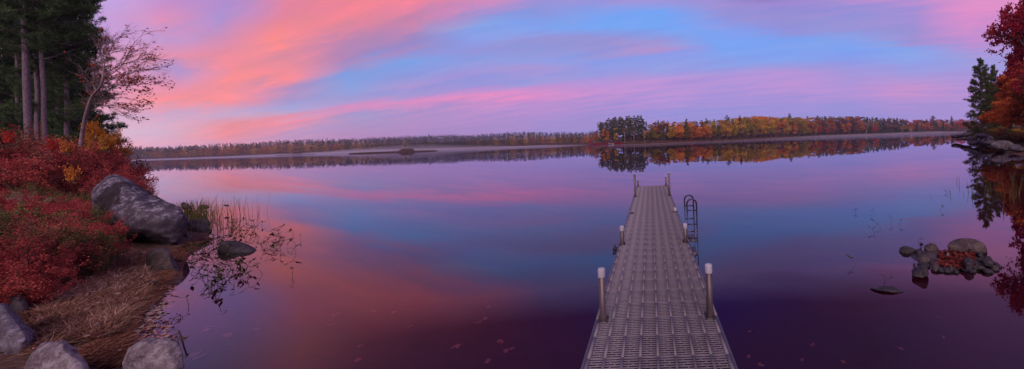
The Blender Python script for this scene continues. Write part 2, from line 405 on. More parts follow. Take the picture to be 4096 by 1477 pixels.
M['duff'] = leaf_mat('fallen_needles', [(.07, .03, .025), (.24, .10, .06), (.52, .27, .17)], .1, 0)
M['litter'] = leaf_mat('fallen_leaves', [(.3, .06, .05), (.45, .2, .14), (.5, .38, .36), (.6, .45, .2)], .1, 0)
M['rock_big'] = rock_mat('grey_granite_lichen', (.07, .055, .07), (.15, .125, .15), (.25, .21, .25), (.42, .38, .43), .45, 1.5)
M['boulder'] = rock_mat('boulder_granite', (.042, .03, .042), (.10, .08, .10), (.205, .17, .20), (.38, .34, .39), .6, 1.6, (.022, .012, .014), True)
M['rock_dark'] = rock_mat('dark_wet_granite', (.02, .016, .02), (.05, .038, .042), (.09, .07, .075), (.14, .12, .12), .3, 1.5)
M['rock_pale'] = rock_mat('pale_granite', (.12, .09, .095), (.24, .19, .195), (.36, .3, .305), (.42, .37, .36), .5, 1.5)
M['rock_brown'] = rock_mat('brown_granite', (.045, .03, .028), (.095, .066, .06), (.15, .11, .098), (.2, .155, .12), .3, 1.3)
M['duff2'] = leaf_mat('sodden_red_leaves', [(.06, .012, .014), (.18, .035, .03), (.34, .1, .06)], .1, 0)
M['rock_far'] = rock_mat('shore_granite', (.06, .048, .054), (.12, .098, .104), (.2, .165, .17), (.26, .22, .23), .4, .6)

# ground / lake bed : one sheet
def ground_mat():
    m, t = new_mat('forest_floor_and_lake_bed')
    g = t.add('ShaderNodeNewGeometry'); sp = t.add('ShaderNodeSeparateXYZ'); t.l.new(g.outputs['Position'], sp.inputs[0])
    n_a = t.noise(g.outputs['Position'], 1.3, 8, .65); n_b = t.noise(g.outputs['Position'], 14, 8, .7)
    land = t.ramp(t.maprange(n_b[0], .3, .7), [(0, (.05, .022, .018)), (.4, (.10, .055, .04)), (.7, (.16, .085, .055)), (1, (.24, .15, .11))])
    bed = t.ramp(t.maprange(n_a[0], .3, .7), [(0, (.08, .02, .025)), (.5, (.13, .04, .04)), (1, (.2, .09, .07))])
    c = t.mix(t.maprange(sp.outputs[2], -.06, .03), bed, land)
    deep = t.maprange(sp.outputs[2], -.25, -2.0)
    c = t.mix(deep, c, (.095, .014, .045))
    b = t.add('ShaderNodeBsdfPrincipled'); t.l.new(c, b.inputs['Base Color']); b.inputs['Roughness'].default_value = .95; b.inputs['Specular IOR Level'].default_value = .1
    bn = t.add('ShaderNodeBump'); bn.inputs['Strength'].default_value = .6; bn.inputs['Distance'].default_value = .04; t.l.new(n_b[0], bn.inputs['Height']); t.l.new(bn.outputs[0], b.inputs['Normal'])
    out(t, b.outputs[0]); return m

def water_mat():
    m, t = new_mat('lake_water')
    g = t.add('ShaderNodeNewGeometry')
    mp = t.add('ShaderNodeMapping'); t.l.new(g.outputs['Position'], mp.inputs[0]); mp.inputs['Scale'].default_value = (1, .45, 1)
    n_a = t.noise(mp.outputs[0], .9, 3, .5); n_b = t.noise(mp.outputs[0], .12, 3, .5)
    bn = t.add('ShaderNodeBump'); bn.inputs['Strength'].default_value = 1; bn.inputs['Distance'].default_value = WAVE
    t.l.new(t.math('ADD', n_a[0], t.math('MULTIPLY', n_b[0], 3.0)), bn.inputs['Height'])
    fr = t.add('ShaderNodeFresnel'); fr.inputs[0].default_value = 1.33; t.l.new(bn.outputs[0], fr.inputs['Normal'])
    fac = t.math('MULTIPLY', t.math('POWER', fr.outputs[0], FPOW), FMUL, clamp=True)
    gl = t.add('ShaderNodeBsdfGlossy'); gl.inputs['Roughness'].default_value = .015; t.l.new(bn.outputs[0], gl.inputs['Normal']); gl.inputs['Color'].default_value = (.88, .88, 1.0, 1)
    tr = t.add('ShaderNodeBsdfTransparent'); tr.inputs[0].default_value = (.72, .42, .5, 1)
    mx = t.add('ShaderNodeMixShader'); t.l.new(fac, mx.inputs[0]); t.l.new(tr.outputs[0], mx.inputs[1]); t.l.new(gl.outputs[0], mx.inputs[2])
    out(t, mx.outputs[0]); return m
WAVE, FPOW, FMUL = .0012, .82, 1.0

# ------------------------------------------------------------------ land shapes
LEFT = [(-120, 66), (-55, 31), (-31, 18), (-23.5, 14), (-19, 11.8), (-16, 10.4), (-14.2, 9.6), (-12.6, 8.9), (-12.2, 8.6), (-11.6, 8.15), (-10.6, 7.1), (-9.6, 6.3), (-8.5, 5.5), (-7.7, 4.85), (-7.15, 4.35), (-6.5, 3.8), (-5.95, 3.4), (-5.3, 2.7), (-4.6, 1.4), (-4, -2), (0, -5), (10, -5), (14, 2), (19, 10), (22.5, 15.8), (27.5, 22.6), (33, 29), (37, 33.5), (44, 41), (53, 49), (72, 72), (98, 101), (125, 125), (300, 260), (420, 330), (3000, 330), (3000, -3000), (-3000, -3000), (-3000, 30), (-400, 60), (-200, 80)]
def far_pts(lst):  return [(ray(px / S, 0)[0] * Y, Y) for px, Y in lst]
# wooded point and the shore that runs on to the right
PEN_SHORE = [(2345, 330), (2400, 292), (2500, 262), (2600, 248), (2800, 262), (2900, 288), (3000, 330), (3150, 385), (3300, 425), (3500, 450), (3700, 470), (3950, 490)]
PEN = far_pts(PEN_SHORE) + [(700, 480), (3000, 500), (3000, 900), (100, 900), (-55, 460)]
FAR_SHORE = [(280, 640), (500, 610), (850, 560), (1300, 550), (1700, 545), (2100, 530), (2420, 500)]
FAR = far_pts(FAR_SHORE) + [(60, 500), (200, 900), (200, 4000), (-4000, 4000), (-4000, 700)]
def sdist(poly, X, Y):
    """distance inland (positive inside)"""
    p = np.asarray(poly, float); q = np.roll(p, -1, 0)
    if X.size < 3000:
        x_, y_ = X.reshape(-1, 1), Y.reshape(-1, 1); e = q - p
        t = np.clip(((x_ - p[:, 0]) * e[:, 0] + (y_ - p[:, 1]) * e[:, 1]) / (e ** 2).sum(1), 0, 1)
        d = np.sqrt((x_ - p[:, 0] - t * e[:, 0]) ** 2 + (y_ - p[:, 1] - t * e[:, 1]) ** 2).min(1)
        ey = np.where(e[:, 1] == 0, 1e-9, e[:, 1]); xi = e[:, 0] * (y_ - p[:, 1]) / ey + p[:, 0]
        ins = ((((p[:, 1] > y_) != (q[:, 1] > y_)) & (x_ < xi)).sum(1) % 2) == 1
        return np.where(ins, d, -d).reshape(X.shape)
    d = np.full(X.shape, 1e9); ins = np.zeros(X.shape, bool)
    for (ax, ay), (bx, by) in zip(p, q):
        ex, ey = bx - ax, by - ay
        t = np.clip(((X - ax) * ex + (Y - ay) * ey) / (ex * ex + ey * ey), 0, 1)
        d = np.minimum(d, np.hypot(X - ax - t * ex, Y - ay - t * ey))
        c = ((ay > Y) != (by > Y))
        with np.errstate(divide='ignore', invalid='ignore'):
            xi = ex * (Y - ay) / (ey if ey != 0 else 1e-9) + ax
        ins ^= c & (X < xi)
    return np.where(ins, d, -d)
def height(X, Y):
    X = np.asarray(X, float); Y = np.asarray(Y, float)
    n = fbm(np.stack([X * .9, Y * .9, X * 0], -1), 4); nb = fbm(np.stack([X * .02 + 9, Y * .02, X * 0], -1), 3)
    d1 = sdist(LEFT, X, Y) + n * .12
    h = np.interp(d1, [-60, -12, -5, -2, -.6, 0, .3, 1.5, 3, 6, 10, 20, 60], [-6, -3.2, -1.7, -.95, -.28, 0, .06, .2, .55, 1.35, 2.4, 3.2, 5.5])
    h = h + n * .06 * np.clip(d1, 0, 1.5)
    d2 = sdist(PEN, X, Y); h2 = np.interp(d2, [-30, -5, 0, 3, 15, 45, 90, 300], [-6, -1.5, 0, .8, 2.2, 7, 10, 18]) + np.clip(d2, 0, 40) * nb * .08
    d3 = sdist(FAR, X, Y); h3 = np.interp(d3, [-30, -5, 0, 3, 15, 80, 400, 1500], [-6, -1.5, 0, .7, 1.8, 6, 16, 40]) + np.clip(d3, 0, 60) * nb * .08
    return np.maximum(h, np.maximum(h2, h3))
def hz(x, y): return float(height(np.array([x]), np.array([y]))[0])
def hit(px, py, lo=2.0, hi=80.0):
    """where the sight line through a photo pixel meets the ground"""
    d = ray(px, py); t = np.linspace(lo, hi, 1500)
    z = H + d[2] * t; g = height(d[0] * t, t); k = np.argmax(z < np.maximum(g, 0))
    tt = t[k] if (z < np.maximum(g, 0)).any() else hi
    return Vector((d[0] * tt, tt, max(0.0, hz(d[0] * tt, tt))))

def build_ground():
    nr, na = 420, 900
    r = np.concatenate([[0], np.geomspace(.6, 9000, nr)])
    # finer in front than behind
    a = np.linspace(-np.pi, np.pi, na, endpoint=False); a = a - .35 * np.sin(a)
    R, A = np.meshgrid(r[1:], a, indexing='ij')
    X, Y = R * np.sin(A), R * np.cos(A)
    Z = height(X, Y)
    V = np.vstack([np.stack([X, Y, Z], -1).reshape(-1, 3), [[0, 0, hz(0, 0)]]])
    i = np.arange(nr - 1)[:, None] * na; j = np.arange(na)[None]; k = (j + 1) % na
    q = np.stack([i + j, i + na + j, i + na + k, i + k], -1).reshape(-1, 4)
    jj = np.arange(na); t = np.stack([jj, (jj + 1) % na, np.full(na, nr * na)], -1)[:, ::-1]
    me = mesh('ground', V, [q, t], True)
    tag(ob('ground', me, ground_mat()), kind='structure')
build_ground()
wm = mesh('water', [(-9000, -9000, 0), (9000, -9000, 0), (9000, 9000, 0), (-9000, 9000, 0)], np.array([[0, 1, 2, 3]]))
tag(ob('water', wm, water_mat()), kind='structure')

# ------------------------------------------------------------------ dock
DZ = .38; DW = 1.235; SEC = 2.42; Y0 = 3.32
def build_dock():
    root = empty('dock', (0, Y0, 0), 0, 'long narrow dock of grey slotted plastic deck panels standing out into the lake', 'dock')
    # one deck panel: nine ribs, cross slats between them and a short bridge in the middle of each slot
    pl = SEC / 8
    mb = MB(); gap = .0025; wx = DW / 2
    y0, y1 = gap, pl - gap
    cw = DW / 8; ns = 10; pitch = (y1 - y0) / ns
    for c in range(9):
        xx = -wx + c * cw; hw = .0105 if 0 < c < 8 else .013
        xc = min(max(xx, -wx + hw), wx - hw)
        mb.box(xc - hw, xc + hw, y0, y1, -.03, 0)
    for k in range(ns + 1):
        yy = y0 + k * pitch; h0 = .0048 if 0 < k < ns else .0034
        yc = min(max(yy, y0 + h0), y1 - h0)
        for c in range(8):
            xa = -wx + c * cw + (.0105 if c else .026); xb = -wx + (c + 1) * cw - (.0105 if c < 7 else .026)
            mb.box(xa, xb, yc - h0, yc + h0, -.012, -.003)
    for k in range(ns):
        ya = y0 + k * pitch + (.0075 if k else .022); yb = y0 + (k + 1) * pitch - (.0075 if k < ns - 1 else .022)
        for c in range(8):
            xm = -wx + (c + .5) * cw + (.02 if k % 2 else -.02) * (1 if c not in (0, 7) else 1.4)
            mb.box(xm - .006, xm + .006, ya, yb, -.012, -.004)
    pm = mb.mesh('deck_panel')
    for s in range(-1, 4):
        ys = s * SEC
        fo = empty('deck_section'); fo.parent = root
        for sx in (-1, 1):
            f = MB(); xa, xb = sorted((sx * (wx + .004), sx * (wx + .03)))
            f.box(xa, xb, ys + .003, ys + SEC - .003, DZ - .14, DZ - .004)
            ob('side_beam', f.mesh('side_beam'), M['alu'], fo)
        for k in range(5):
            yy = ys + .05 + k * (SEC - .14) / 4
            f = MB(); f.box(-wx, wx, yy, yy + .04, DZ - .13, DZ - .036); ob('cross_beam', f.mesh('cross_beam'), M['under'], fo)
        for k in range(8):
            p = ob('deck_panel', pm, M['deck'] if k == 0 and s == -1 else None, fo, (0, ys + k * pl, DZ))
    posts = [(-.56, 0, .535, 1), (.56, 0, .54, 1), (-.575, 1, .325, 1), (.575, 1, .33, 1), (.575, 2, .10, 1), (-.575, 3, .79, 0), (.575, 3, .79, 0), (-.575, 4, .29, 0), (.575, 4, .39, 0)]
    for x_, k, hh, capb in posts:
        y_ = k * SEC - .06 if k == 4 else k * SEC - .03
        r = .035
        mb = MB(); th = .004 * (-1 if x_ < 0 else 1)
        base = hz(x_, Y0 + y_)
        mb.tube([(x_, y_, base), (x_ + th * .5, y_, DZ), (x_ + th, y_, DZ + hh)], [r, r, r * .98], 18)
        po = ob('post', mb.mesh('post', True), M['post'], root)
        c = MB(); ch = .075 if capb else .03
        zt = DZ + hh
        c.tube([(x_ + th, y_, zt - ch), (x_ + th, y_, zt + .004), (x_ + th, y_, zt + .012), (x_ + th, y_, zt + .014)], [r + .003, r + .003, r - .004, .002], 18, False)
        ob('post_cap', c.mesh('post_cap', True), M['cap'], po)
        b = MB(); b.box(x_ - .05, x_ - .037, y_ - .05, y_ + .05, DZ + .001, DZ + .02); b.box(x_ + .037, x_ + .05, y_ - .05, y_ + .05, DZ + .001, DZ + .02); b.box(x_ - .037, x_ + .037, y_ + .037, y_ + .05, DZ + .001, DZ + .02)
        ob('post_collar', b.mesh('post_collar'), M['under'], root)
    # clamp on the left edge beside the second post, hinge pad further out
    b = MB(); b.box(-.735, -.65, SEC - .2, SEC - .12, DZ - .05, DZ - .02); b.tube([(-.70, SEC - .16, DZ - .09), (-.70, SEC - .16, DZ + .04)], .014, 8); b.box(-.73, -.67, SEC - .24, SEC - .08, DZ - .11, DZ - .06)
    ob('side_bracket', b.mesh('side_bracket'), M['under'], root)
    b = MB(); b.box(-.60, -.50, 2 * SEC - .05, 2 * SEC + .05, DZ + .001, DZ + .012); ob('hinge_pad', b.mesh('hinge_pad'), M['under'], root)
    # ladder: two arched side frames with spacers, steps between
    lad = empty('ladder'); lad.parent = root
    lad_y = (6.08 - Y0, 6.52 - Y0)
    for yy in lad_y:
        f = MB(); xa, xb, zt, R_ = .665, .85, 1.09, .0925
        arc = [((xa + xb) / 2 - R_ * math.cos(q), yy, zt - R_ + R_ * math.sin(q)) for q in np.linspace(0, math.pi, 15)]
        f.tube([(xa, yy, .22)] + arc + [(xb, yy, -.75)], .0165, 10)
        sf = ob('side_frame', f.mesh('side_frame', True), M['ladder'], lad)
        for zz in (.87, .60, .33):
            r = MB(); r.tube([(xa, yy, zz), (xb, yy, zz)], .012, 8)
            ob('spacer', r.mesh('spacer', True), M['ladder'], sf)
    for zz, xx in ((.28, (.70, .84)), (.02, (.72, .845)), (-.26, (.72, .845))):
        b = MB(); b.box(xx[0], xx[1], lad_y[0] + .018, lad_y[1] - .018, zz - .025, zz)
        for k in range(5): b.box(xx[0] + .012 + k * .026, xx[0] + .018 + k * .026, lad_y[0] + .02, lad_y[1] - .02, zz, zz + .004)
        ob('step', b.mesh('step'), M['alu'], lad)
build_dock()

# ------------------------------------------------------------------ rocks
import bmesh
def ico(sub):
    bm = bmesh.new(); bmesh.ops.create_icosphere(bm, subdivisions=sub, radius=1)
    V = np.array([v.co[:] for v in bm.verts]); Fc = np.array([[v.index for v in f.verts] for f in bm.faces]); bm.free()
    return V, Fc
ICO = {k: ico(k) for k in (3, 4, 5, 6)}
def rock(name, loc, dims, mat, seed=0, cuts=9, rough=.08, sub=4, rz=0, label=None, cat='rock', group=None, kind=None, top=False, tilt=(0, 0)):
    rng = np.random.default_rng(seed); V, Fc = ICO[sub]; V = V.copy()
    for k in range(cuts):
        n = unit(rng.normal(size=3)); d = rng.uniform(.62, .9); s_ = V @ n - d; V = V - np.clip(s_, 0, None)[:, None] * n * .85
    n = fbm(V * 1.7 + seed * 3.1, 5); V = V * (1 + rough * n)[:, None] + unit(V) * (fbm(V * 7 + seed, 3) * rough * .12)[:, None]
    V = V * np.array(dims) * .5
    me = mesh(name, V, Fc, True)
    o = ob(name, me, mat); o.location = loc; o.rotation_euler = (tilt[0], tilt[1], rz)
    return tag(o, label, cat, group, kind)

def profile_rock(name, pts, Yd, depth, mat, seed=0, rough=.03, sub=5, label=None, group=None, lean=0.0, power=.62):
    """a stone whose front outline (photo pixels) stands at distance Yd and is DEPTH metres thick"""
    q = np.array([PY(a, b, Yd)[:] for a, b in pts]); c = q.mean(0)
    xz = q[:, [0, 2]] - c[[0, 2]]
    ang = np.arctan2(xz[:, 1], xz[:, 0]); o_ = np.argsort(ang); ang = ang[o_]; rad = np.hypot(xz[:, 0], xz[:, 1])[o_]
    th = np.linspace(-np.pi, np.pi, 721)
    xa, za = np.cos(ang) * rad, np.sin(ang) * rad
    A3 = np.concatenate([ang - 2 * np.pi, ang, ang + 2 * np.pi]); X3 = np.tile(xa, 3); Z3 = np.tile(za, 3)
    # straight edges between the outline points, slightly eased
    R = np.empty_like(th)
    for i, t_ in enumerate(th):
        k = np.searchsorted(A3, t_) - 1; x1, z1, x2, z2 = X3[k], Z3[k], X3[k + 1], Z3[k + 1]
        dx, dz = np.cos(t_), np.sin(t_); den = dx * (z2 - z1) - dz * (x2 - x1)
        R[i] = (x1 * (z2 - z1) - z1 * (x2 - x1)) / den if abs(den) > 1e-9 else np.hypot(x1, z1)
    ker = np.hanning(25); ker /= ker.sum(); R = np.convolve(np.concatenate([R[-25:-1], R, R[1:25]]), ker, 'same')[24:-24]
    V, Fc = ICO[sub]; V = V.copy()
    rg_ = np.random.default_rng(seed)
    for k in range(7):      # broad chipped faces on the front
        n_ = unit(rg_.normal(size=3) * np.array([1, .5, 1]) + np.array([0, -1.2, 0])); V = V - np.clip(V @ n_ - rg_.uniform(.62, .88), 0, None)[:, None] * n_ * .9
    rho = np.hypot(V[:, 0], V[:, 2]); phi = np.arctan2(V[:, 2], V[:, 0]); rr = np.interp(phi, th, R)
    s_ = rho ** power
    dr = np.array([c[0] / Yd, 1.0, 0]); dr /= np.linalg.norm(dr)      # the thickness runs along the sight line
    W_ = np.stack([np.cos(phi) * rr * s_, 0 * phi, np.sin(phi) * rr * s_], -1) + (V[:, 1] * depth * .5 + lean * np.sin(phi) * rr * s_)[:, None] * dr
    sc = np.abs(rr).mean()
    W_ += unit(V) * ((fbm(W_ * 1.6 / sc + seed * 3.7, 5) * rough + fbm(W_ * 9 / sc + seed, 4) * rough * .42) * sc)[:, None]
    o = ob(name, mesh(name, W_, Fc, True), mat); o.location = np.array([c[0], Yd, c[2]]) + dr * depth * .12
    return tag(o, label, 'rock', group)

def z2(pts): return [((a / 1.548) / S, (500 + b / 1.548) / S) for a, b in pts]
def z3(pts): return [((a / 1.548) / S, (877 + b / 1.548) / S) for a, b in pts]
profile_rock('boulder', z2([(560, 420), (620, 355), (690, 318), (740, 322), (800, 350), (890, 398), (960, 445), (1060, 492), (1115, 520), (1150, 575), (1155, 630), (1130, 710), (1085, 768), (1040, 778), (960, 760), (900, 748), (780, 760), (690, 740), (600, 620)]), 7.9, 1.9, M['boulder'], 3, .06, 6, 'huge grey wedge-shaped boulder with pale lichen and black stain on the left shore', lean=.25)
profile_rock('rock', z3([(905, 230), (950, 200), (1010, 190), (1055, 205), (1075, 255), (1105, 310), (1108, 350), (1080, 385), (1040, 415), (985, 420), (930, 370), (900, 300)]), 6.2, 1.2, M['rock_brown'], 7, .03, 5, 'smooth brownish rock at the water line under the huge boulder', lean=.3)
profile_rock('rock', z3([(435, 270), (470, 225), (540, 195), (620, 190), (670, 205), (690, 260), (640, 310), (560, 350), (520, 365), (450, 340)]), 6.7, 1.0, M['rock_big'], 9, .05, 5, 'blue-grey rock half hidden under the shrubs left of the dry grass', lean=.2)
profile_rock('rock', [(545, 640), (549, 618), (560, 611), (590, 610), (620, 617), (645, 630), (664, 646), (655, 650), (630, 656), (600, 666), (583, 672), (560, 664)], 7.3, .95, M['rock_dark'], 11, .02, 5, 'dark teardrop-shaped rock alone in the water among the weeds', lean=.1)
profile_rock('rock', [(466, 572), (468, 555), (490, 553), (512, 562), (525, 570), (540, 592), (530, 600), (505, 602), (480, 598)], 9.3, 1.0, M['rock_dark'], 13, .05, 5, 'dark wet rock just right of the huge boulder at the edge of the water')
profile_rock('rock', [(455, 610), (460, 590), (472, 585), (490, 596), (505, 606), (500, 620), (470, 625)], 8.6, .7, M['rock_brown'], 14, .05, 4, 'low brown stone wedged between the boulder and the dark wet rock')
profile_rock('rock', [(497, 556), (505, 549), (518, 550), (528, 558), (532, 570), (515, 574), (500, 568)], 10.4, .6, M['rock_dark'], 15, .05, 4, 'small dark rock at the foot of the reed clump')
profile_rock('rock', [(455, 512), (462, 509), (474, 514), (480, 524), (470, 530), (458, 526)], 11.0, .6, M['rock_dark'], 16, .05, 4, 'dark rock showing behind the shoulder of the huge boulder')
profile_rock('rock', [(497, 521), (505, 517), (515, 516), (526, 519), (528, 523), (515, 527), (502, 526)], 11.9, .6, M['rock_brown'], 17, .03, 4, 'low olive-brown rock rising from the water among the reeds')
profile_rock('rock', [(561, 517), (568, 515), (577, 517), (578, 519), (568, 520)], 12.5, .35, M['rock_dark'], 18, .03, 4, 'thin flat dark rock just showing right of the reeds')
profile_rock('rock', z3([(-60, 700), (-20, 560), (30, 560), (110, 640), (170, 700), (205, 770), (200, 860), (150, 925), (60, 990), (-60, 990)]), 3.55, .8, M['rock_big'], 21, .09, 5, 'lichen-speckled grey rock in the lower left corner of the shore', lean=.3)
profile_rock('rock', z3([(165, 930), (190, 870), (240, 815), (310, 785), (390, 788), (450, 815), (510, 870), (545, 930), (540, 1010), (350, 1040), (170, 1010)]), 3.05, .55, M['rock_pale'], 22, .10, 5, 'rounded pale pink-grey stone at the bottom of the shore beside the corner rock', lean=.3)
profile_rock('rock', z3([(755, 900), (780, 840), (850, 795), (905, 780), (985, 780), (1050, 775), (1100, 790), (1118, 850), (1130, 930), (1120, 1010), (900, 1040), (760, 1000)]), 3.15, .5, M['rock_pale'], 23, .10, 5, 'flat-topped pale stone standing in the shallows at the lower left', lean=.3)
profile_rock('rock', z3([(50, 560), (65, 480), (110, 460), (160, 490), (190, 570), (150, 600), (80, 600)]), 4.4, .6, M['rock_dark'], 24, .06, 4, 'mossy dark rock under the shrubs above the corner rock')
profile_rock('rock', z3([(915, 390), (930, 380), (960, 390), (965, 420), (935, 432), (918, 418)]), 5.35, .2, M['rock_dark'], 25, .05, 4, 'small dark stone on the rusty needles below the smooth brownish rock')

# little stone islet right of the dock
def at_w(px, py, z=0.): return P(px, py, z)
def zr(a, b): return ((3650 + a / 4.645) / S, (950 + b / 4.645) / S)
def pr(name, pts, mat, seed, label, depth=.35, lift=0., group=None, sub=4):
    pp = [zr(a, b) for a, b in pts]; yb = max(q[1] for q in pp); xb = sum(q[0] for q in pp) / len(pp)
    Yd = P(xb, yb, 0.0)[1]
    # let the foot run a little below the surface
    c = (xb, sum(q[1] for q in pp) / len(pp))
    pp2 = [(q[0], q[1] + (3 if q[1] > c[1] else 0)) for q in pp]
    return profile_rock(name, pp2, Yd, depth, mat, seed, .05, sub, label, group)
pr('rock', [(640, 160), (760, 90), (900, 60), (1050, 60), (1200, 85), (1320, 140), (1395, 220), (1380, 270), (1250, 280), (1000, 290), (760, 260), (660, 220)], M['rock_brown'], 31, 'long smooth brown rock, largest of the stone islet right of the dock', .6, sub=5)
pr('rock', [(210, 190), (280, 160), (350, 130), (420, 140), (490, 210), (500, 260), (420, 275), (300, 265), (220, 240)], M['rock_brown'], 32, 'rough brown rock at the back left of the stone islet')
pr('rock', [(50, 290), (80, 255), (150, 250), (185, 290), (170, 345), (100, 345)], M['rock_dark'], 33, 'round dark stone, leftmost at the back of the stone islet')
pr('rock', [(75, 410), (140, 370), (220, 350), (290, 360), (335, 410), (320, 450), (220, 475), (120, 475)], M['rock_brown'], 34, 'egg-shaped brown stone at the left side of the stone islet')
pr('rock', [(-60, 680), (0, 630), (90, 590), (190, 550), (250, 545), (285, 600), (300, 680), (200, 715), (60, 745), (-30, 730)], M['rock_dark'], 35, 'angular dark rock standing apart at the lower left of the stone islet', sub=5)
pr('rock', [(330, 560), (400, 510), (500, 530), (490, 580), (410, 605), (350, 590)], M['rock_brown'], 36, 'flat brown stone with pale leaves beside it at the front of the islet')
pr('rock', [(1290, 430), (1380, 385), (1450, 390), (1520, 470), (1550, 540), (1450, 550), (1330, 510)], M['rock_dark'], 37, 'dark sloping rock at the right end of the stone islet', .4)
pr('rock', [(960, 430), (1030, 415), (1130, 430), (1150, 520), (1080, 610), (990, 600), (950, 500)], M['rock_dark'], 38, 'black stone in the middle of the islet front')
pr('rock', [(610, 340), (650, 290), (710, 330), (730, 390), (620, 390)], M['rock_pale'], 39, 'small grey pointed stone among the red leaves of the islet', .15)
pr('rock', [(1210, 320), (1240, 290), (1300, 300), (1325, 350), (1270, 385), (1220, 365)], M['rock_dark'], 40, 'dark round stone in front of the long brown rock', .2)
pr('rock', [(120, 112), (170, 98), (215, 115), (180, 132)], M['rock_dark'], 41, 'tiny slab of stone alone behind the stone islet', .12)
pr('rock', [(0, 505), (40, 487), (65, 510), (30, 528)], M['rock_dark'], 42, 'small grey stone beside the egg-shaped stone of the islet', .12)
pr('rock', [(1010, 260), (1080, 230), (1140, 255), (1130, 300), (1040, 300)], M['rock_pale'], 43, 'pale stone against the foot of the long brown rock', .2)
rng = np.random.default_rng(77)
spots = [(500, 600), (560, 570), (625, 620), (690, 600), (800, 620), (860, 560), (900, 520), (940, 590), (1060, 640), (1150, 570), (1240, 580), (1320, 520), (1400, 620), (1180, 500), (820, 540), (740, 610), (1010, 590), (1110, 600), (1560, 520), (1360, 340), (1410, 310), (190, 320), (240, 300), (390, 310), (460, 340), (600, 240), (660, 210), (340, 470), (230, 500), (960, 480), (1260, 460), (1230, 520), (1500, 560)]
for i, (a, b) in enumerate(spots):
    if b < 500 and i % 3: continue
    px, py = zr(a, b); p = P(px, py, .02); s_ = rng.uniform(.05, .15); px += rng.uniform(-3, 3); py += rng.uniform(-2, 2); p = P(px, py, .02)
    rock('pebble', (p.x, p.y, .01), (s_ * 1.2, s_, s_ * .85), M['rock_dark'] if rng.random() < .85 else M['rock_brown'], 100 + i, 11, .16, 3, rng.uniform(0, 6), 'fist-sized dark stone heaped round the edge of the stone islet', 'stone', 'small stones round the edge of the islet')
# isolated rocks near the islet
q = P(2283, 634); rock('rock', (q.x, q.y, .02), (.32, .2, .16), M['rock_dark'], 61, 9, .08, 4, .2, 'small dark stone by itself left of the stone islet', 'rock')
q = P(2230, 731); rock('rock', (q.x, q.y, .01), (.40, .17, .07), M['rock_dark'], 62, 12, .15, 4, -.15, 'thin pointed slab breaking the water between the dock and the islet', top=True)
# rocks along the right shore
def zs(a, b): return ((3750 + a / 2.0636) / S, (350 + b / 2.0636) / S)
def shore_rock(pts, mat, seed, label, Yd, depth, sub=5):
    profile_rock('rock', [zs(a, b) for a, b in pts], Yd, depth, mat, seed, .04, sub, label)
shore_rock([(435, 490), (445, 460), (480, 443), (540, 437), (590, 442), (625, 462), (650, 490), (630, 515), (560, 525), (470, 520)], M['rock_far'], 71, 'big rounded grey rock split by a dark crack on the right shore', 31, 3.5)
shore_rock([(400, 425), (410, 408), (435, 397), (460, 410), (475, 430), (455, 448), (410, 450)], M['rock_far'], 72, 'upright grey rock behind the split rock on the right shore', 37, 2.5)
shore_rock([(355, 455), (365, 430), (390, 415), (410, 430), (425, 460), (390, 470)], M['rock_far'], 73, 'pointed grey rock left of the upright one on the right shore', 38, 2.5, 4)
shore_rock([(270, 440), (285, 405), (300, 392), (318, 405), (322, 440), (295, 455)], M['rock_far'], 74, 'tall narrow rock in the row on the right shore', 44, 2, 4)
shore_rock([(245, 425), (255, 405), (275, 398), (285, 415), (280, 435), (255, 438)], M['rock_far'], 75, 'blocky rock at the outer part of the right shore row', 47, 2, 4)
shore_rock([(180, 428), (205, 412), (240, 410), (250, 425), (230, 436), (195, 438)], M['rock_far'], 76, 'low flat rock near the outer tip of the right shore row', 52, 2, 4)
shore_rock([(320, 455), (330, 425), (350, 418), (362, 440), (350, 465)], M['rock_far'], 77, 'dark rock between the tall narrow and the pointed rock', 41, 2, 4)
shore_rock([(145, 432), (160, 422), (182, 425), (190, 436), (165, 440)], M['rock_far'], 78, 'outermost small rock of the right shore row', 56, 1.5, 4)
for i, (a, b, Yd, s_) in enumerate([(160, 402, 66, 1.6), (185, 400, 64, 1.3), (215, 398, 62, 1.2), (240, 392, 60, 1.4), (340, 410, 46, 1.3), (372, 400, 44, 1.2), (440, 455, 36, 1.0), (640, 500, 29, 1.0), (665, 510, 28, .8), (300, 460, 42, 1.0)]):
    px, py = zs(a, b); p = PY(px, py, Yd)
    rock('rock', (p.x, p.y, max(.1, p.z)), (s_ * 1.3, s_, s_ * .7), M['rock_far'], 200 + i, 9, .1, 4, i, 'lesser rock lying between the large ones of the right shore', 'rock', 'lesser rocks of the right shore')

# ------------------------------------------------------------------ trees
def branch_path(p0, d0, L, n, wob, rng, grav=0.0):
    pts = [np.array(p0, float)]; d = np.array(d0, float)
    for i in range(n):
        d = unit(d + rng.normal(size=3) * wob + np.array([0, 0, grav])); pts.append(pts[-1] + d * L / n)
    return np.array(pts)

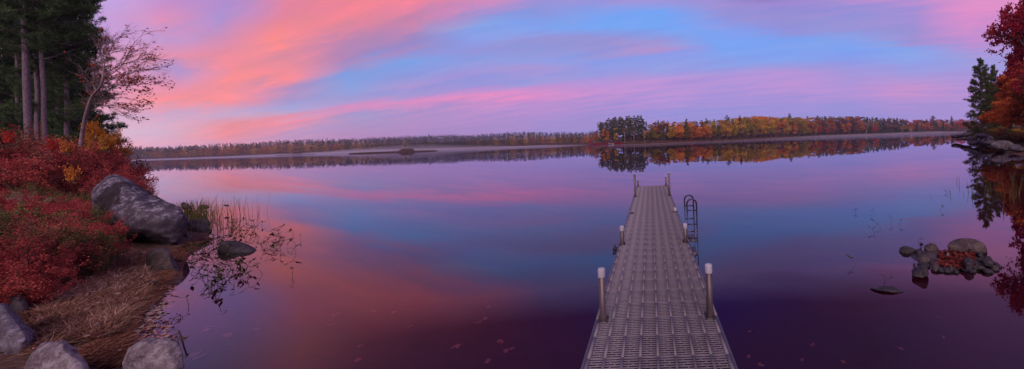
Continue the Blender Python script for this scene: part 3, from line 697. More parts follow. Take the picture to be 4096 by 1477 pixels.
def pine_meshes(h, crown_lo, rmax, seed, ntuft=2600, blades=9, L=.26, Wd=.028, trunk_r=.24, profile=None, lean=(0, 0), sparse=0.):
    rng = np.random.default_rng(seed); tr = MB(); cr_ = MB()
    n = 14; zz = np.linspace(0, h, n); wx = np.cumsum(rng.normal(0, .03, n)) * h / 20; wy = np.cumsum(rng.normal(0, .03, n)) * h / 20
    tp = np.stack([wx - wx[0] + lean[0] * (zz / h) ** 1.3, wy - wy[0] + lean[1] * zz / h, zz], -1)
    tr.tube(tp, trunk_r * (1 - .88 * (zz / h)) ** .8 * (1 + .35 * np.exp(-zz / .5)), 12)
    C = []; z = crown_lo; whorls = []
    while z < h * .985:
        whorls.append(z); z += rng.uniform(.38, .62) * h / 20
    lens = []
    for z in whorls:
        t = (z - crown_lo) / (h - crown_lo)
        pr_ = (profile(t) if profile else (1 - t) ** .7 * min(1, .55 + 1.6 * t))
        for k in range(rng.integers(3, 6)):
            if rng.random() < sparse: continue
            az = rng.uniform(0, 2 * np.pi); l = rmax * pr_ * rng.uniform(.55, 1.15) + .15
            c0 = np.array([np.interp(z, zz, tp[:, 0]), np.interp(z, zz, tp[:, 1]), z])
            d = np.array([np.cos(az), np.sin(az), rng.uniform(-.05, .35) + .5 * t])
            bp = branch_path(c0, d, l, 6, .09, rng, .03)
            tr.tube(bp, np.linspace(trunk_r * .16 * (1 - t * .6), .008, 7), 5, False)
            lens.append((bp, l))
    tot = sum(l for _, l in lens)
    for bp, l in lens:
        m = max(3, int(ntuft * l / tot)); s_ = rng.beta(2.2, 1.1, m) * 6; i = np.clip(s_.astype(int), 0, 5); f = s_ - i
        c = bp[i] * (1 - f)[:, None] + bp[i + 1] * f[:, None]
        off = rng.normal(size=(m, 3)) * np.array([.19, .19, .07]) * l * .62 * np.sin(np.clip(s_ / 6, .1, .93) * np.pi)[:, None] ** .5
        C.append(c + off)
    C = np.vstack(C)
    add_tufts(cr_, C, blades, L, Wd, rng, .6)
    return tr.mesh('trunk', True), cr_.mesh('crown')

def decid_meshes(h, seed, spread=.45, nleaf=9000, leaf=(.13, .09), trunk_r=.2, clear=.3, levels=4, wob=.16, blob=.5, height_bias=.0, lean=(0, 0), nstem=1):
    rng = np.random.default_rng(seed); tr = MB(); cr_ = MB(); tips = []
    def grow(p, d, L, r, lev):
        n = 5; bp = branch_path(p, d, L, n, wob * (.6 if lev == levels else 1), rng, .05)
        tr.tube(bp, np.linspace(r, r * .62, n + 1), 8 if lev == levels else 5, False)
        if lev <= 1:
            tips.append((bp, L)); 
        if lev == 0: return
        for k in range(rng.integers(3, 5) if lev < levels else rng.integers(4, 7)):
            t = rng.uniform(.45, 1.0) if lev < levels else rng.uniform(.75 if lev == levels else .4, 1.)
            i = min(n - 1, int(t * n)); q = bp[i] + (bp[i + 1] - bp[i]) * (t * n - i)
            dd = unit(bp[i + 1] - bp[i]); side = unit(np.cross(dd, rng.normal(size=3)))
            a = rng.uniform(.4, .95) * (1 + spread)
            nd = unit(dd * math.cos(a * .7) + side * math.sin(a * .7) + np.array([0, 0, height_bias]))
            grow(q, nd, L * rng.uniform(.55, .78), r * .5, lev - 1)
        if lev > 1: grow(bp[-1], unit(bp[-1] - bp[-2]), L * .7, r * .6, lev - 1)
    for s_ in range(nstem):
        grow((0, 0, 0), unit(np.array([lean[0] + (rng.normal() * .25 if nstem > 1 else 0), lean[1] + (rng.normal() * .25 if nstem > 1 else 0), 1])), h * clear * 1.0, trunk_r, levels)
    if nleaf:
        per = max(2, int(nleaf / len(tips))); C = []
        for bp, L in tips:
            s_ = rng.uniform(.2, 1, per) * 5; i = np.clip(s_.astype(int), 0, 4); f = (s_ - i)[:, None]
            C.append(bp[i] * (1 - f) + bp[i + 1] * f + rng.normal(size=(per, 3)) * blob * np.array([1, 1, .6]) * L * .5)
        add_leaves(cr_, np.vstack(C), leaf[0], leaf[1], rng, .25, .25)
    tm = tr.mesh('trunk', True)
    return tm, (cr_.mesh('crown') if nleaf else None)

def rescale_to(meshes, h, w=None, wy=None):
    """scale a trunk and crown pair to a height and width"""
    V = [np.empty(len(m.vertices) * 3, np.float32) for m in meshes if m]
    ms = [m for m in meshes if m]
    for m, v in zip(ms, V): m.vertices.foreach_get('co', v)
    V = [v.reshape(-1, 3) for v in V]; allv = np.vstack(V)
    zmax = np.percentile(allv[:, 2], 99.9); sc = np.array([1, 1, 1.]) * h / zmax
    if w:
        ex = np.percentile(allv[:, 0], 99) - np.percentile(allv[:, 0], 1); sc[0] = sc[1] = w / ex
        if wy: sc[1] = wy / (np.percentile(allv[:, 1], 99) - np.percentile(allv[:, 1], 1))
    for m, v in zip(ms, V): m.vertices.foreach_set('co', (v * sc).astype(np.float32).ravel()); m.update()
    return meshes

def tree(name, meshes, loc, rz, tmat, cmat, label, group=None, scale=(1, 1, 1), cat='tree'):
    r = empty(name, loc, rz, label, cat, group); r.scale = scale
    t = ob('trunk', meshes[0], tmat, r)
    k = [t]
    if meshes[1]: k.append(ob('crown', meshes[1], cmat, r))
    return r, k

# ---- tall pines on the left bank
def lp(px, Yd): return ray(px, 355)[0] * Yd
A_ = pine_meshes(21, 8.2, 3.0, 11, 3600, 9, .30, .035, .17, profile=lambda t: (1 - t) ** .6 * min(1, .75 + t))
B_ = pine_meshes(20, 7.8, 2.7, 12, 3400, 9, .30, .035, .13, profile=lambda t: (1 - t) ** .6 * min(1, .75 + t))
C_ = pine_meshes(19, 1.2, 3.0, 13, 5200, 9, .30, .035, .22, profile=lambda t: (1 - t) ** .55)
D_ = pine_meshes(17, .6, 2.6, 14, 5200, 9, .28, .035, .18, profile=lambda t: (1 - t) ** .75)
def left_tree(kind, px, Yd, rz, label, sc=1.0, mesh_=None, sx=.62, group=None):
    x_ = lp(px, Yd); 
    return tree('pine_tree', mesh_, (x_, Yd, hz(x_, Yd) - .15), rz, M['bark'], M['needles'], label, group, (sx * sc, sx * sc, sc))
left_tree('a', 67, 16.5, 0, 'tall pine with the thickest bare trunk at the front of the left wood', 1.0, A_, .75)
left_tree('b', 90, 17.6, 1.1, 'tall pine with the slim middle trunk of the three on the left bank', 1.0, B_, .7)
left_tree('b', 117, 16.9, 2.2, 'tall pine whose trunk leans slightly left, rightmost of the three bare trunks', .98, (B_[0], A_[1]), .72)
k = 0
for px, Yd, m_, sc, lb in [(150, 20.5, C_, .80, 'dense dark pine behind the three bare trunks'), (175, 18.6, D_, .92, 'full dark pine branched to the ground beside the leaning bare tree'), (200, 21.5, C_, .86, 'dark pine at the right edge of the left wood'),
                       (228, 24.5, C_, .98, 'tall pine with feathery tip standing out at the right edge of the left wood')]:
    left_tree('c', px, Yd, 1.3 * k + .4, lb, sc, m_, .66 if px != 228 else .5); k += 1
for px, Yd in [(-70, 23), (-30, 25), (5, 24), (28, 26), (48, 24), (75, 27), (108, 25), (135, 28), (165, 26), (190, 29), (-100, 25), (20, 29), (90, 30)]:
    left_tree('d', px, Yd, 1.7 * k, 'dark pine in the depth of the left wood behind the bare trunks', random.Random(k).uniform(.95, 1.2), (C_, D_)[k % 2], .55, 'dark pines deep in the left wood'); k += 1

# ---- leaning half-bare tree on the left bank
def leaning_tree():
    Yd = 14.5; base = PY(203, 362, Yd); rng = np.random.default_rng(4); tr = MB(); lf = MB(); C = []
    root = empty('leaning_tree', base, 0, 'leaning half-bare tree with fine twigs and the last red leaves, left shore', 'tree')
    b = np.array(base[:])
    def pp(px, py, dy=0): q = PY(px, py, Yd + dy); return np.array(q[:]) - b
    def sm(pts, n=24):
        pts = np.array(pts); t = np.linspace(0, len(pts) - 1, n); k_ = np.arange(len(pts))
        q = np.stack([np.interp(t, k_, pts[:, i]) for i in range(3)], -1); ker = np.array([.25, .5, .25])
        for _ in range(3): q[1:-1] = .25 * q[:-2] + .5 * q[1:-1] + .25 * q[2:]
        return q
    main = sm([pp(203, 368), pp(208, 330), pp(214, 295, -.1), pp(226, 255, -.2), pp(232, 240, -.2), pp(250, 224, -.3), pp(258, 205, -.3), pp(260, 180, -.2), pp(262, 165)])
    tr.tube(main, np.linspace(.062, .02, len(main)), 9, False)
    limbs = [(main[14], [pp(245, 235), pp(236, 222), pp(233, 205), pp(240, 190)], .03),
             (main[15], [pp(262, 222), pp(285, 212, .2), pp(310, 214, .4), pp(335, 222, .5), pp(350, 232, .5)], .035),
             (main[17], [pp(262, 195), pp(285, 185, -.4), pp(305, 170, -.5), pp(322, 140, -.6), pp(332, 115, -.6)], .035),
             (main[18], [pp(268, 185), pp(290, 168, .3), pp(318, 158, .5), pp(345, 150, .6), pp(362, 150, .6)], .03),
             (main[20], [pp(262, 160), pp(268, 140), pp(280, 120), pp(292, 96, .3)], .022),
             (main[20], [pp(256, 150), pp(250, 130, -.3), pp(262, 108, -.3)], .018),
             (main[16], [pp(275, 200, .4), pp(310, 188, .6), pp(340, 180, .8), pp(360, 178, .8)], .03),
             (main[11], [pp(238, 240, .2), pp(252, 245, .4), pp(268, 262, .5)], .018),
             (main[9], [pp(232, 262, .2), pp(250, 262, .4), pp(272, 270, .6)], .015)]
    def twig(p, d, L, r, lev):
        bp = branch_path(p, d, L, 5, .16, rng, .02)
        tr.tube(bp, np.linspace(r, r * .5, 6), 4, False)
        if lev > 0:
            for k_ in range(rng.integers(3, 6)):
                i = rng.integers(1, 6); dd = unit(bp[min(i, 5)] - bp[i - 1]); side = unit(rng.normal(size=3)); side[1] *= .6
                twig(bp[min(i, 5)], unit(dd * .85 + side * .55 + np.array([.12, 0, .10])), L * rng.uniform(.45, .7), r * .6, lev - 1)
        else:
            pos = bp[-1] + b; sx = pos[0]
            if rng.random() < (.95 if pos[2] < 6.3 and pos[0] > base[0] + .9 else .1):
                C.extend(bp[rng.integers(1, 6, 3)] + rng.normal(size=(3, 3)) * .06)
    for p0, pts, r in limbs:
        q = sm([p0] + pts, 14); tr.tube(q, np.linspace(r * .7, .007, 14), 6, False)
        for k_ in range(11):
            i = rng.integers(3, 14); dd = unit(q[min(i, 13)] - q[i - 1]); side = unit(rng.normal(size=3)); side[1] *= .6
            twig(q[min(i, 13)], unit(dd * .8 + side * .6 + np.array([.15, 0, .12])), rng.uniform(.45, .95), .0085, 2)
    ob('trunk', tr.mesh('trunk', True), M['bark_twig'], root)
    add_leaves(lf, np.array(C), .10, .06, rng, .1, .5); ob('leaves', lf.mesh('leaves'), M['rust2'], root)
M['yellow2'] = leaf_mat('amber_leaves', [(.4, .14, .02), (.65, .26, .03), (.8, .42, .06)], .35, .1)
M['bark_twig'] = noise_mat('grey_pink_bark', [(.12, .08, .08), (.25, .17, .17), (.38, .28, .28)], 7, 6, .9, .3, (2, 2, .6))
M['rust2'] = leaf_mat('red_brown_leaves', [(.4, .06, .04), (.65, .14, .07), (.75, .26, .12)], .3)
leaning_tree()
YT = rescale_to(decid_meshes(4, 31, .5, 16000, (.09, .06), .06, .33, 4, .15, .6, 0, nstem=2), 4.6, 1.5)
x_ = lp(243, 17.5); tree('young_tree', YT, (x_, 17.5, hz(x_, 17.5) - .3), .3, M['bark_dark'], M['yellow2'] if 'yellow2' in M else M['gold'], 'young golden-orange tree glowing behind the leaning bare tree')
x_ = lp(97, 18.6); tree('young_tree', YT, (x_, 18.6, hz(x_, 18.6)), 1.3, M['bark_dark'], M['orange'], 'slip of orange foliage seen between the bare pine trunks', scale=(.3, .3, .95))

# ---- right shore trees
M['orange_r'] = leaf_mat('red_orange_leaves', [(.42, .08, .03), (.78, .18, .05), (.92, .30, .08), (.88, .4, .1)], .35, .1)
PR = rescale_to(pine_meshes(15, .8, 4.2, 21, 4200, 10, .40, .06, .22, profile=lambda t: (1 - t) ** .62 * (1 if t > .12 else .75), lean=(-.4, 0)), 14.2, 6.6)
p0 = PY(2474, 338, 52); tree('pine_tree', PR, (p0.x, 52, hz(p0.x, 52) - .2), .6, M['bark'], M['needles_r'] if 'needles_r' in M else M['needles_far'], 'tall full pine with layered boughs at the tip of the right shore', scale=(.62, .62, 1.0))
p0 = PY(2500, 338, 58); tree('pine_tree', PR, (p0.x, 58, hz(p0.x, 58) - .2), 2.7, M['bark'], M['needles_far'], 'second pine standing close behind the tall one on the right shore', scale=(.45, .45, .97))
MP = rescale_to(decid_meshes(12, 41, .55, 42000, (.30, .24), .2, .3, 4, .14, .55, .02), 11.5, 9.5)
MQ = rescale_to(decid_meshes(12, 42, .5, 42000, (.26, .2), .2, .32, 4, .14, .5, .05), 12, 9)
def rt(px, Yd, m_, mat, label, sc=(1, 1, 1), rz=0, group=None, name='maple_tree'):
    p_ = PY(px, 340, Yd); return tree(name, m_, (p_.x, Yd, hz(p_.x, Yd) - .2), rz, M['bark_dark'], mat, label, group, sc)
rt(2572, 42, MP, M['orange_r'], 'broad orange maple beside the pines on the right shore', (.62, .62, .9), .5)
rt(2590, 48, MQ, M['rust'], 'rust-brown maple behind the orange one on the right shore', (.6, .6, 1.0), 2.0)
rt(2596, 37, MP, M['orange_r'], 'low spreading red-orange maple nearest the split rock on the right shore', (.62, .62, .55), 2.6)
rt(2545, 46, MQ, M['rust'], 'low rust-brown tree filling the gap between the pine and the orange maple', (.5, .5, .5), 5.0)
rt(2575, 50, MQ, M['crimson'], 'dark red maple rising behind the orange maple', (.5, .5, 1.2), 1.0)
rt(2720, 33, MP, M['rust'], 'rust maple at the right edge of the right shore', (.55, .55, .8), 4.0)
CM = rescale_to(decid_meshes(18, 45, .6, 36000, (.22, .18), .3, .3, 5, .13, .32, .02), 18.5, 13)
rt(2690, 29, CM, M['crimson'], 'tall crimson maple reaching out over the water at the right edge', (.62, .62, 1), 1.2)
rt(2730, 20, CM, M['crimson'], 'crimson maple on the bank just beyond the right edge', (.4, .4, .72), 3.2)
rt(2560, 62, MQ, M['orange_r'], 'far orange tree glimpsed behind the right shore trees', (.55, .55, 1), 3.0)

# ------------------------------------------------------------------ shrubs
def shrub_meshes(seed, w=1.0, h=1.0, nleaf=11500, leaf=(.045, .022), dens=.55):
    rng = np.random.default_rng(seed); tr = MB(); cr_ = MB(); C = []
    for s_ in range(26):
        a = rng.uniform(0, 2 * np.pi); d = unit(np.array([np.cos(a) * rng.uniform(.1, .8), np.sin(a) * rng.uniform(.1, .8), 1]))
        bp = branch_path((rng.normal() * .08 * w, rng.normal() * .08 * w, 0), d, h * rng.uniform(.7, 1.12), 6, .14, rng)
        bp[:, :2] *= w / h
        tr.tube(bp, np.linspace(.009, .003, 7), 4, False)
        for k_ in range(7):
            i = rng.integers(2, 7); side = unit(rng.normal(size=3) + np.array([0, 0, .5]))
            tp = branch_path(bp[i], side, rng.uniform(.12, .32) * h, 4, .2, rng); tr.tube(tp, np.linspace(.004, .002, 5), 3, False)
            m = int(nleaf / 26 / 7); s2 = rng.uniform(0, 1, m) * 4; j = np.clip(s2.astype(int), 0, 3); f = (s2 - j)[:, None]
            C.append(tp[j] * (1 - f) + tp[j + 1] * f + rng.normal(size=(m, 3)) * .035 * h)
    add_leaves(cr_, np.vstack(C), leaf[0], leaf[1], rng, .1, -.3)
    return tr.mesh('stems', True), cr_.mesh('leaves')
SH = [shrub_meshes(50 + i, leaf=((.034, .02), (.04, .023), (.032, .02), (.036, .018))[i]) for i in range(4)]
protos = []
for i in range(4):
    r = empty('shrub', (0, 0, 0), 0, None, 'shrub'); t_ = ob('stems', SH[i][0], M['twig'], r); c_ = ob('leaves', SH[i][1], M['sh_crimson'], r)
    protos.append((r, [t_, c_]))
used = set()
def shrub(i, loc, rz, w, h, mat, label, group=None):
    r, ks = protos[i]
    if i not in used:
        used.add(i); r.location = loc; r.rotation_euler = (0, 0, rz); r.scale = (w, w, h); setmat(ks[1], mat); tag(r, label, 'shrub', group); return r
    return copy_tree(r, ks, loc, rz, (w, w, h), [None, mat], label, 'shrub', group)
rng = np.random.default_rng(9)
SHL = {'sh_crimson': 'crimson blueberry shrub', 'sh_rust': 'rust-brown shrub', 'sh_coral': 'bright coral-red shrub', 'sh_olive': 'olive-green shrub', 'sh_grey': 'shrub with dry grey-white seed heads'}
def zone(px, py):
    a = 'at the far left' if px < 90 else 'above the huge boulder' if px > 230 and py < 470 else 'left of the huge boulder' if px > 150 else 'above the corner rock'
    b = 'below the pine trunks' if py < 420 else 'half way up the bank' if py < 560 else 'low on the bank near the dry grass'
    return a, b
# picked by the outline of the thicket: pixel of the shrub top, distance, size, colour
top_line = [(0, 345), (60, 355), (120, 362), (180, 372), (230, 388), (262, 398), (288, 410), (308, 424), (326, 450), (342, 476), (356, 506)]
for i, (px, py) in enumerate(top_line):
    Yd = 15.5 - i * .42; p_ = PY(px, py, Yd); g = hz(p_.x, p_.y); h_ = max(.7, (p_.z - g))
    g = max(g, 0); mat = ['sh_rust', 'sh_crimson', 'sh_rust', 'sh_crimson', 'sh_crimson', 'sh_crimson', 'sh_crimson', 'sh_crimson', 'sh_crimson', 'sh_crimson', 'sh_crimson'][i]
    shrub(i % 4, (p_.x, p_.y, g - .05), i * 1.3, h_ * (.56 if i > 5 else .75) + .1, h_, M[mat], SHL[mat] + ' on the thicket crest, ' + ('running down to the boulder' if px > 250 else 'under the pines'), 'shrubs on the crest of the left thicket')
grid = []
for px in range(-20, 300, 27):
    for py in range(385, 760, 26):
        grid.append((px + rng.uniform(-9, 9), py + rng.uniform(-9, 9)))
extra = [(300, 430), (312, 445), (322, 462), (285, 440), (332, 482), (340, 500), (305, 460), (352, 466), (366, 480), (378, 498)]
cnt = 0
for px, py in grid + extra:
    if (px, py) in extra: Yd = (10.2 if px < 350 else 11.6) + rng.uniform(0, .8); mat = 'sh_crimson'; p_ = PY(px, py + 8, Yd); g = hz(p_.x, p_.y); g = max(g, 0); h_ = max(.6, p_.z - g); 
    else:
        if px > 235 and py > 440 and py < 640 and not (px < 278 and py > 470): continue
        lim = 800 - .75 * px if px < 110 else 745 - .25 * px
        if py > lim: continue
        h_ = rng.uniform(.65, .95); q = hit(px, py + 26); p_ = q; g = q.z
        Yd = q.y
        u_ = rng.random()
        nz_ = vnoise(np.array([px * .018, py * .018, 3.3]))
        mat = 'sh_crimson' if nz_ > .26 else 'sh_olive' if nz_ < -.02 else 'sh_rust'
        if u_ < .13: mat = 'sh_coral'
        if px < 70 and 440 < py < 600 and u_ > .7: mat = 'sh_grey'
        if (195 < px and 540 < py) or (150 < px < 240 and 440 < py < 520 and u_ > .35): mat = 'sh_olive'
        if px > 235 and py > 440: h_ *= .7; mat = 'sh_olive' if u_ > .3 else 'sh_rust'
        if 150 < px < 240 and 560 < py < 700 and u_ > .5: mat = 'sh_coral'
    z1_, z2_ = zone(px, py)
    shrub(cnt % 4, (p_.x, p_.y, g - .06), rng.uniform(0, 6), h_ * (.5 if px > 225 else .85), h_, M[mat], f'{SHL[mat]} {z1_}, {z2_}', f'{SHL[mat]}s {z1_}, {z2_}'); cnt += 1
# leaning sprays with large bright leaves
BL = shrub_meshes(88, nleaf=420, leaf=(.11, .07))
for px, py, mt, lb in [(270, 350, 'orange', 'spray of large orange leaves standing above the red thicket'), (355, 470, 'sh_coral', None), (165, 358, 'orange', 'spray of orange leaves just below the pine trunks'), (130, 352, 'scarlet', 'spray of scarlet leaves just below the pine trunks'), (20, 335, 'scarlet', 'scarlet spray at the far left top of the thicket'),
                       (250, 430, 'sh_coral', 'coral spray of leaves overhanging the boulder top'), (180, 425, 'orange', 'orange spray in the middle of the thicket'), (60, 560, 'orange', 'orange spray low at the far left of the thicket'), (265, 352, 'yellow', 'few yellow leaves on thin stems before the golden young tree')]:
    if lb is None: continue
    Yd = 12 if py < 400 else 10 if py < 500 else 7.5
    p_ = PY(px, py, Yd); g = hz(p_.x, p_.y); h_ = .6; r = empty('leafy_spray', (p_.x, p_.y, p_.z + .1 - h_), 0, lb, 'shrub'); r.scale = (.32, .32, h_)
    ob('stems', BL[0], M['twig'], r); ob('leaves', BL[1], M[mt], r)
# undergrowth of the right shore
for i in range(34):
    px = 2420 + i * 7.5 + rng.uniform(-6, 6); Yd = 60 - i * 1.05 + rng.uniform(0, 6)
    x_ = ray(px, 350)[0] * Yd; g = hz(x_, Yd)
    if g < .25: x_ += 4; g = hz(x_, Yd)
    mt = ['sh_rust', 'sh_olive', 'sh_rust', 'gold', 'sh_crimson'][i % 5]
    nm = {'sh_rust': 'rust-coloured undergrowth shrub', 'sh_olive': 'olive undergrowth shrub', 'gold': 'yellowish undergrowth shrub', 'sh_crimson': 'dull red undergrowth shrub'}[mt]
    s_ = rng.uniform(1.5, 2.8)
    shrub(i % 4, (x_, Yd, max(g, .1) - .1), i, s_ * 1.3, s_ * .7, M[mt], nm + ' behind the rocks of the right shore', nm + 's of the right shore')

# ------------------------------------------------------------------ ground cover
def blades(name, C, L, Wd, mat, rng, flat=.9, label='', curve=.3):
    n = len(C); a = rng.uniform(0, 2 * np.pi, n); e = rng.normal(0, 1 - flat, n) + (1 - flat)
    d = unit(np.stack([np.cos(a), np.sin(a), e], -1)); r = unit(np.cross(d, np.array([0, 0, 1.]) + rng.normal(size=(n, 3)) * .3))
    l = (L * rng.uniform(.5, 1.4, n))[:, None]; up_ = np.cross(r, d); bend = rng.normal(0, curve, n)[:, None]
    w = Wd
    p1 = C; p2 = C + d * l * .5 + r * l * bend * .3 + up_ * l * .06; p3 = C + d * l + r * l * bend
    V = np.stack([p1 - r * w, p1 + r * w, p2 + r * w * .8, p2 - r * w * .8, p3], 1).reshape(-1, 3)
    i = np.arange(n)[:, None] * 5
    me = mesh(name, V, [i + np.array([0, 1, 2, 3]), i + np.array([3, 2, 4])])
    return ob(name, me, mat)
def scatter(poly_px, n, rng, lift=.01):
    """points on the ground inside a polygon drawn in photo pixels"""
    p = np.array(poly_px, float); lo, hi = p.min(0), p.max(0); out_ = []
    c = rng.uniform(lo, hi, (n * 4, 2)); ins = sdist([tuple(q) for q in p], c[:, 0], c[:, 1]) > 0; c = c[ins][:n]
    # march every sight line at once
    u, v = (c[:, 0] - CX) / F, (CY - c[:, 1]) / F; dx, dz = u * cr + v * sr, -u * sr + v * cr
    t = np.full(len(c), 2.4); done = np.zeros(len(c), bool)
    act = np.arange(len(c))
    for k in range(190):
        ta = t[act]; g = np.maximum(height(dx[act] * ta, ta), -.02); hitn = (H + dz[act] * ta) <= g
        done[act[hitn]] = True; act = act[~hitn]; t[act] *= 1.011
        if not len(act): break
    X, Y = dx * t, t; return np.stack([X, Y, np.maximum(height(X, Y), -.02) + lift + rng.uniform(0, .03, len(X))], -1)[done]
rg = np.random.default_rng(3)
straw_poly = [(95, 735), (60, 800), (90, 900), (180, 860), (240, 868), (290, 850), (330, 790), (385, 725), (372, 690), (385, 640), (300, 630), (270, 680), (200, 700), (150, 700)]
tag(blades('dry_grass', scatter(straw_poly, 17000, rg), .13, .005, M['straw'], rg, .72, curve=.9), 'matted tan dry grass on the low shore below the shrubs', 'grass', kind='stuff')
tag(blades('needle_drift', scatter(straw_poly, 9000, rg, .03), .09, .004, M['duff'], rg, .7, curve=.8), 'broken russet stalks and needles mixed into the dry grass', 'needles', kind='stuff')
lm = MB(); add_leaves(lm, scatter(straw_poly, 420, rg, .05), .06, .04, rg, .8)
tag(ob('leaf_litter', lm.mesh('leaf_litter'), M['litter']), 'scattered fallen leaves lying on the dry grass', 'leaves', kind='stuff')
needle_poly = [(205, 885), (240, 925), (320, 925), (322, 860), (345, 800), (405, 745), (440, 690), (420, 670), (395, 700), (350, 745), (300, 800), (260, 860)]
tag(blades('needle_drift', scatter(needle_poly, 15000, rg, .006), .07, .0045, M['duff'], rg, .88), 'orange pine needles washed up in a line along the water', 'needles', kind='stuff')
tag(blades('needle_drift', scatter([(430, 640), (470, 615), (520, 600), (545, 604), (500, 618), (470, 640), (460, 660), (435, 660)], 3500, rg, .002), .08, .004, M['duff'], rg, .9), 'reddish needles and stalks heaped below the dark wet rock', 'needles', kind='stuff')
lm = MB(); add_leaves(lm, scatter([(240, 850), (330, 929), (460, 929), (420, 800), (450, 730), (400, 700), (300, 780)], 1000, rg, .004), .055, .04, rg, .93)
tag(ob('leaf_litter', lm.mesh('leaf_litter'), M['litter']), 'small pale and red fallen leaves strewn along the water edge', 'leaves', kind='stuff')
lm = MB(); cc = []
for a, b in [(rg.uniform(480, 1150), rg.uniform(230, 560)) for _ in range(900)]:
    if abs((a - 820) / 380) ** 2 + abs((b - 400) / 175) ** 2 < 1.15: q = P(*zr(a, b), .05); cc.append((q.x, q.y, .03 + rg.uniform(0, .05)))
add_leaves(lm, np.array(cc), .07, .035, rg, .8); tag(ob('leaf_litter', lm.mesh('leaf_litter'), M['duff2']), 'rusty red leaves and needles caught among the stones of the islet', 'leaves', kind='stuff')
# mound under those leaves
q = P(*zr(830, 420)); rock('gravel_bank', (q.x, q.y + .1, -.03), (1.5, 1.0, .16), M['rock_brown'], 91, 6, .15, 4, 0, None, None, None, 'structure')
# thin mulch of leaves under the left thicket so no bare soil shows
lm = MB(); add_leaves(lm, scatter([(0, 360), (0, 900), (120, 760), (260, 690), (260, 420), (160, 375)], 14000, rg, .03), .07, .045, rg, .55)
tag(ob('leaf_litter', lm.mesh('leaf_litter'), M['sh_rust']), 'red-brown leaf litter between the stems of the left thicket', 'leaves', kind='stuff')

# ------------------------------------------------------------------ reeds and water weeds
def reeds(name, spots, n, hgt, label, mat, rng, wd=.004):
    C = []
    for (px, py, s_) in spots:
        q = P(px, py); m = int(n / len(spots)); C.append(np.stack([q.x + rng.normal(0, s_, m), q.y + rng.normal(0, s_ * .8, m), np.full(m, -.1)], -1))
    C = np.vstack(C); k = len(C); az = rng.uniform(0, 2 * np.pi, k); lean = rng.uniform(0, .25, k); h_ = hgt * rng.uniform(.4, 1.15, k)
    d = np.stack([np.cos(az) * lean, np.sin(az) * lean, np.ones(k)], -1); r = np.stack([np.cos(rng.uniform(0, 6, k)), np.sin(rng.uniform(0, 6, k)), np.zeros(k)], -1)
    V = []; 
    for j, (f, w) in enumerate(((0, 1), (.35, .9), (.7, .6), (1, .15))):
        p_ = C + d * (h_ * f)[:, None] * np.array([f + .2, f + .2, 1]); V += [p_ - r * wd * w, p_ + r * wd * w]
    V = np.stack(V, 1).reshape(-1, 3); i = np.arange(k)[:, None] * 8
    return tag(ob(name, mesh(name, V, [np.vstack([i + np.array([0, 1, 3, 2]), i + np.array([2, 3, 5, 4]), i + np.array([4, 5, 7, 6])])]), mat), label, 'reeds', kind='stuff')
reeds('reeds', [(470, 552, .22), (485, 548, .25), (478, 556, .2)], 420, .75, 'thick green grass clump in the water behind the small dark rock', M['reed'], rg, .006)
reeds('reeds', [(500, 555, .4), (525, 560, .45), (550, 560, .4), (575, 545, .45), (520, 590, .4)], 200, .95, 'thin scattered reed stalks standing in the water beyond the boulder', M['reed2'] if 'reed2' in M else M['reed'], rg, .0045)
reeds('reeds', [(2560, 470, .8), (2540, 490, .8), (2580, 500, .9), (2575, 450, .9)], 150, .5, 'thin yellow-green grass standing in the water off the right shore', M['reed'], rg, .007)

def weed_mesh(seed):
    rng = np.random.default_rng(seed); st = MB(); lvs = []
    a = rng.uniform(0, 6.28); pts = [np.array([0, 0, -.25]), np.array([0, 0, 0]), np.array([np.cos(a) * .015, np.sin(a) * .015, .05])]
    hh = rng.uniform(.07, .17); pts.append(pts[-1] + np.array([np.cos(a) * .04, np.sin(a) * .04, hh * .5])); pts.append(pts[-1] + np.array([np.cos(a + 1) * .05, np.sin(a + 1) * .05, hh * rng.uniform(-.3, .6)]))
    st.tube(pts, [.003, .003, .0026, .0022, .0018], 5, False)
    for k in range(rng.integers(1, 4)):
        p = pts[-1 - (k % 2)] if k else pts[-1]; b = rng.uniform(0, 6.28); d = unit(np.array([np.cos(b), np.sin(b), rng.uniform(-.1, 1.2)])); L = rng.uniform(.07, .13); w = L * .16
        r = unit(np.cross(d, np.array([0, 0, 1.]) + rng.normal(size=3) * .4)); u_ = np.cross(r, d)
        V = [p, p + d * L * .3 + r * w + u_ * .008, p + d * L * .35, p + d * L * .3 - r * w + u_ * .008, p + d * L * .7 + r * w * .6, p + d * L * .72 - u_ * .004, p + d * L * .7 - r * w * .6, p + d * L - u_ * .012]
        lf = MB(); lf.add(V, [(1, 4, 5, 2), (2, 5, 6, 3)], [(0, 1, 2), (0, 2, 3), (4, 7, 5), (5, 7, 6)]); lvs.append(lf.mesh('leaf'))
    return st.mesh('stem', True), lvs
WM = [weed_mesh(300 + i) for i in range(8)]
wp = []
for i in range(8):
    r = empty('water_weed', (0, 0, 0), 0, None, 'water plant'); wp.append([r, [ob('stem', WM[i][0], M['weed'], r)] + [ob('leaf', l_, M['weed'], r) for l_ in WM[i][1]], False])
def weed(i, px, py, s_, label, group):
    q = P(px, py); w_ = wp[i % 8]
    if not w_[2]:
        w_[2] = True; w_[0].location = q; w_[0].rotation_euler = (0, 0, i * 1.9); w_[0].scale = (s_,) * 3; tag(w_[0], label, 'water plant', group); return
    copy_tree(w_[0], w_[1], q, i * 1.9, (s_,) * 3, None, label, 'water plant', group)
k = 0
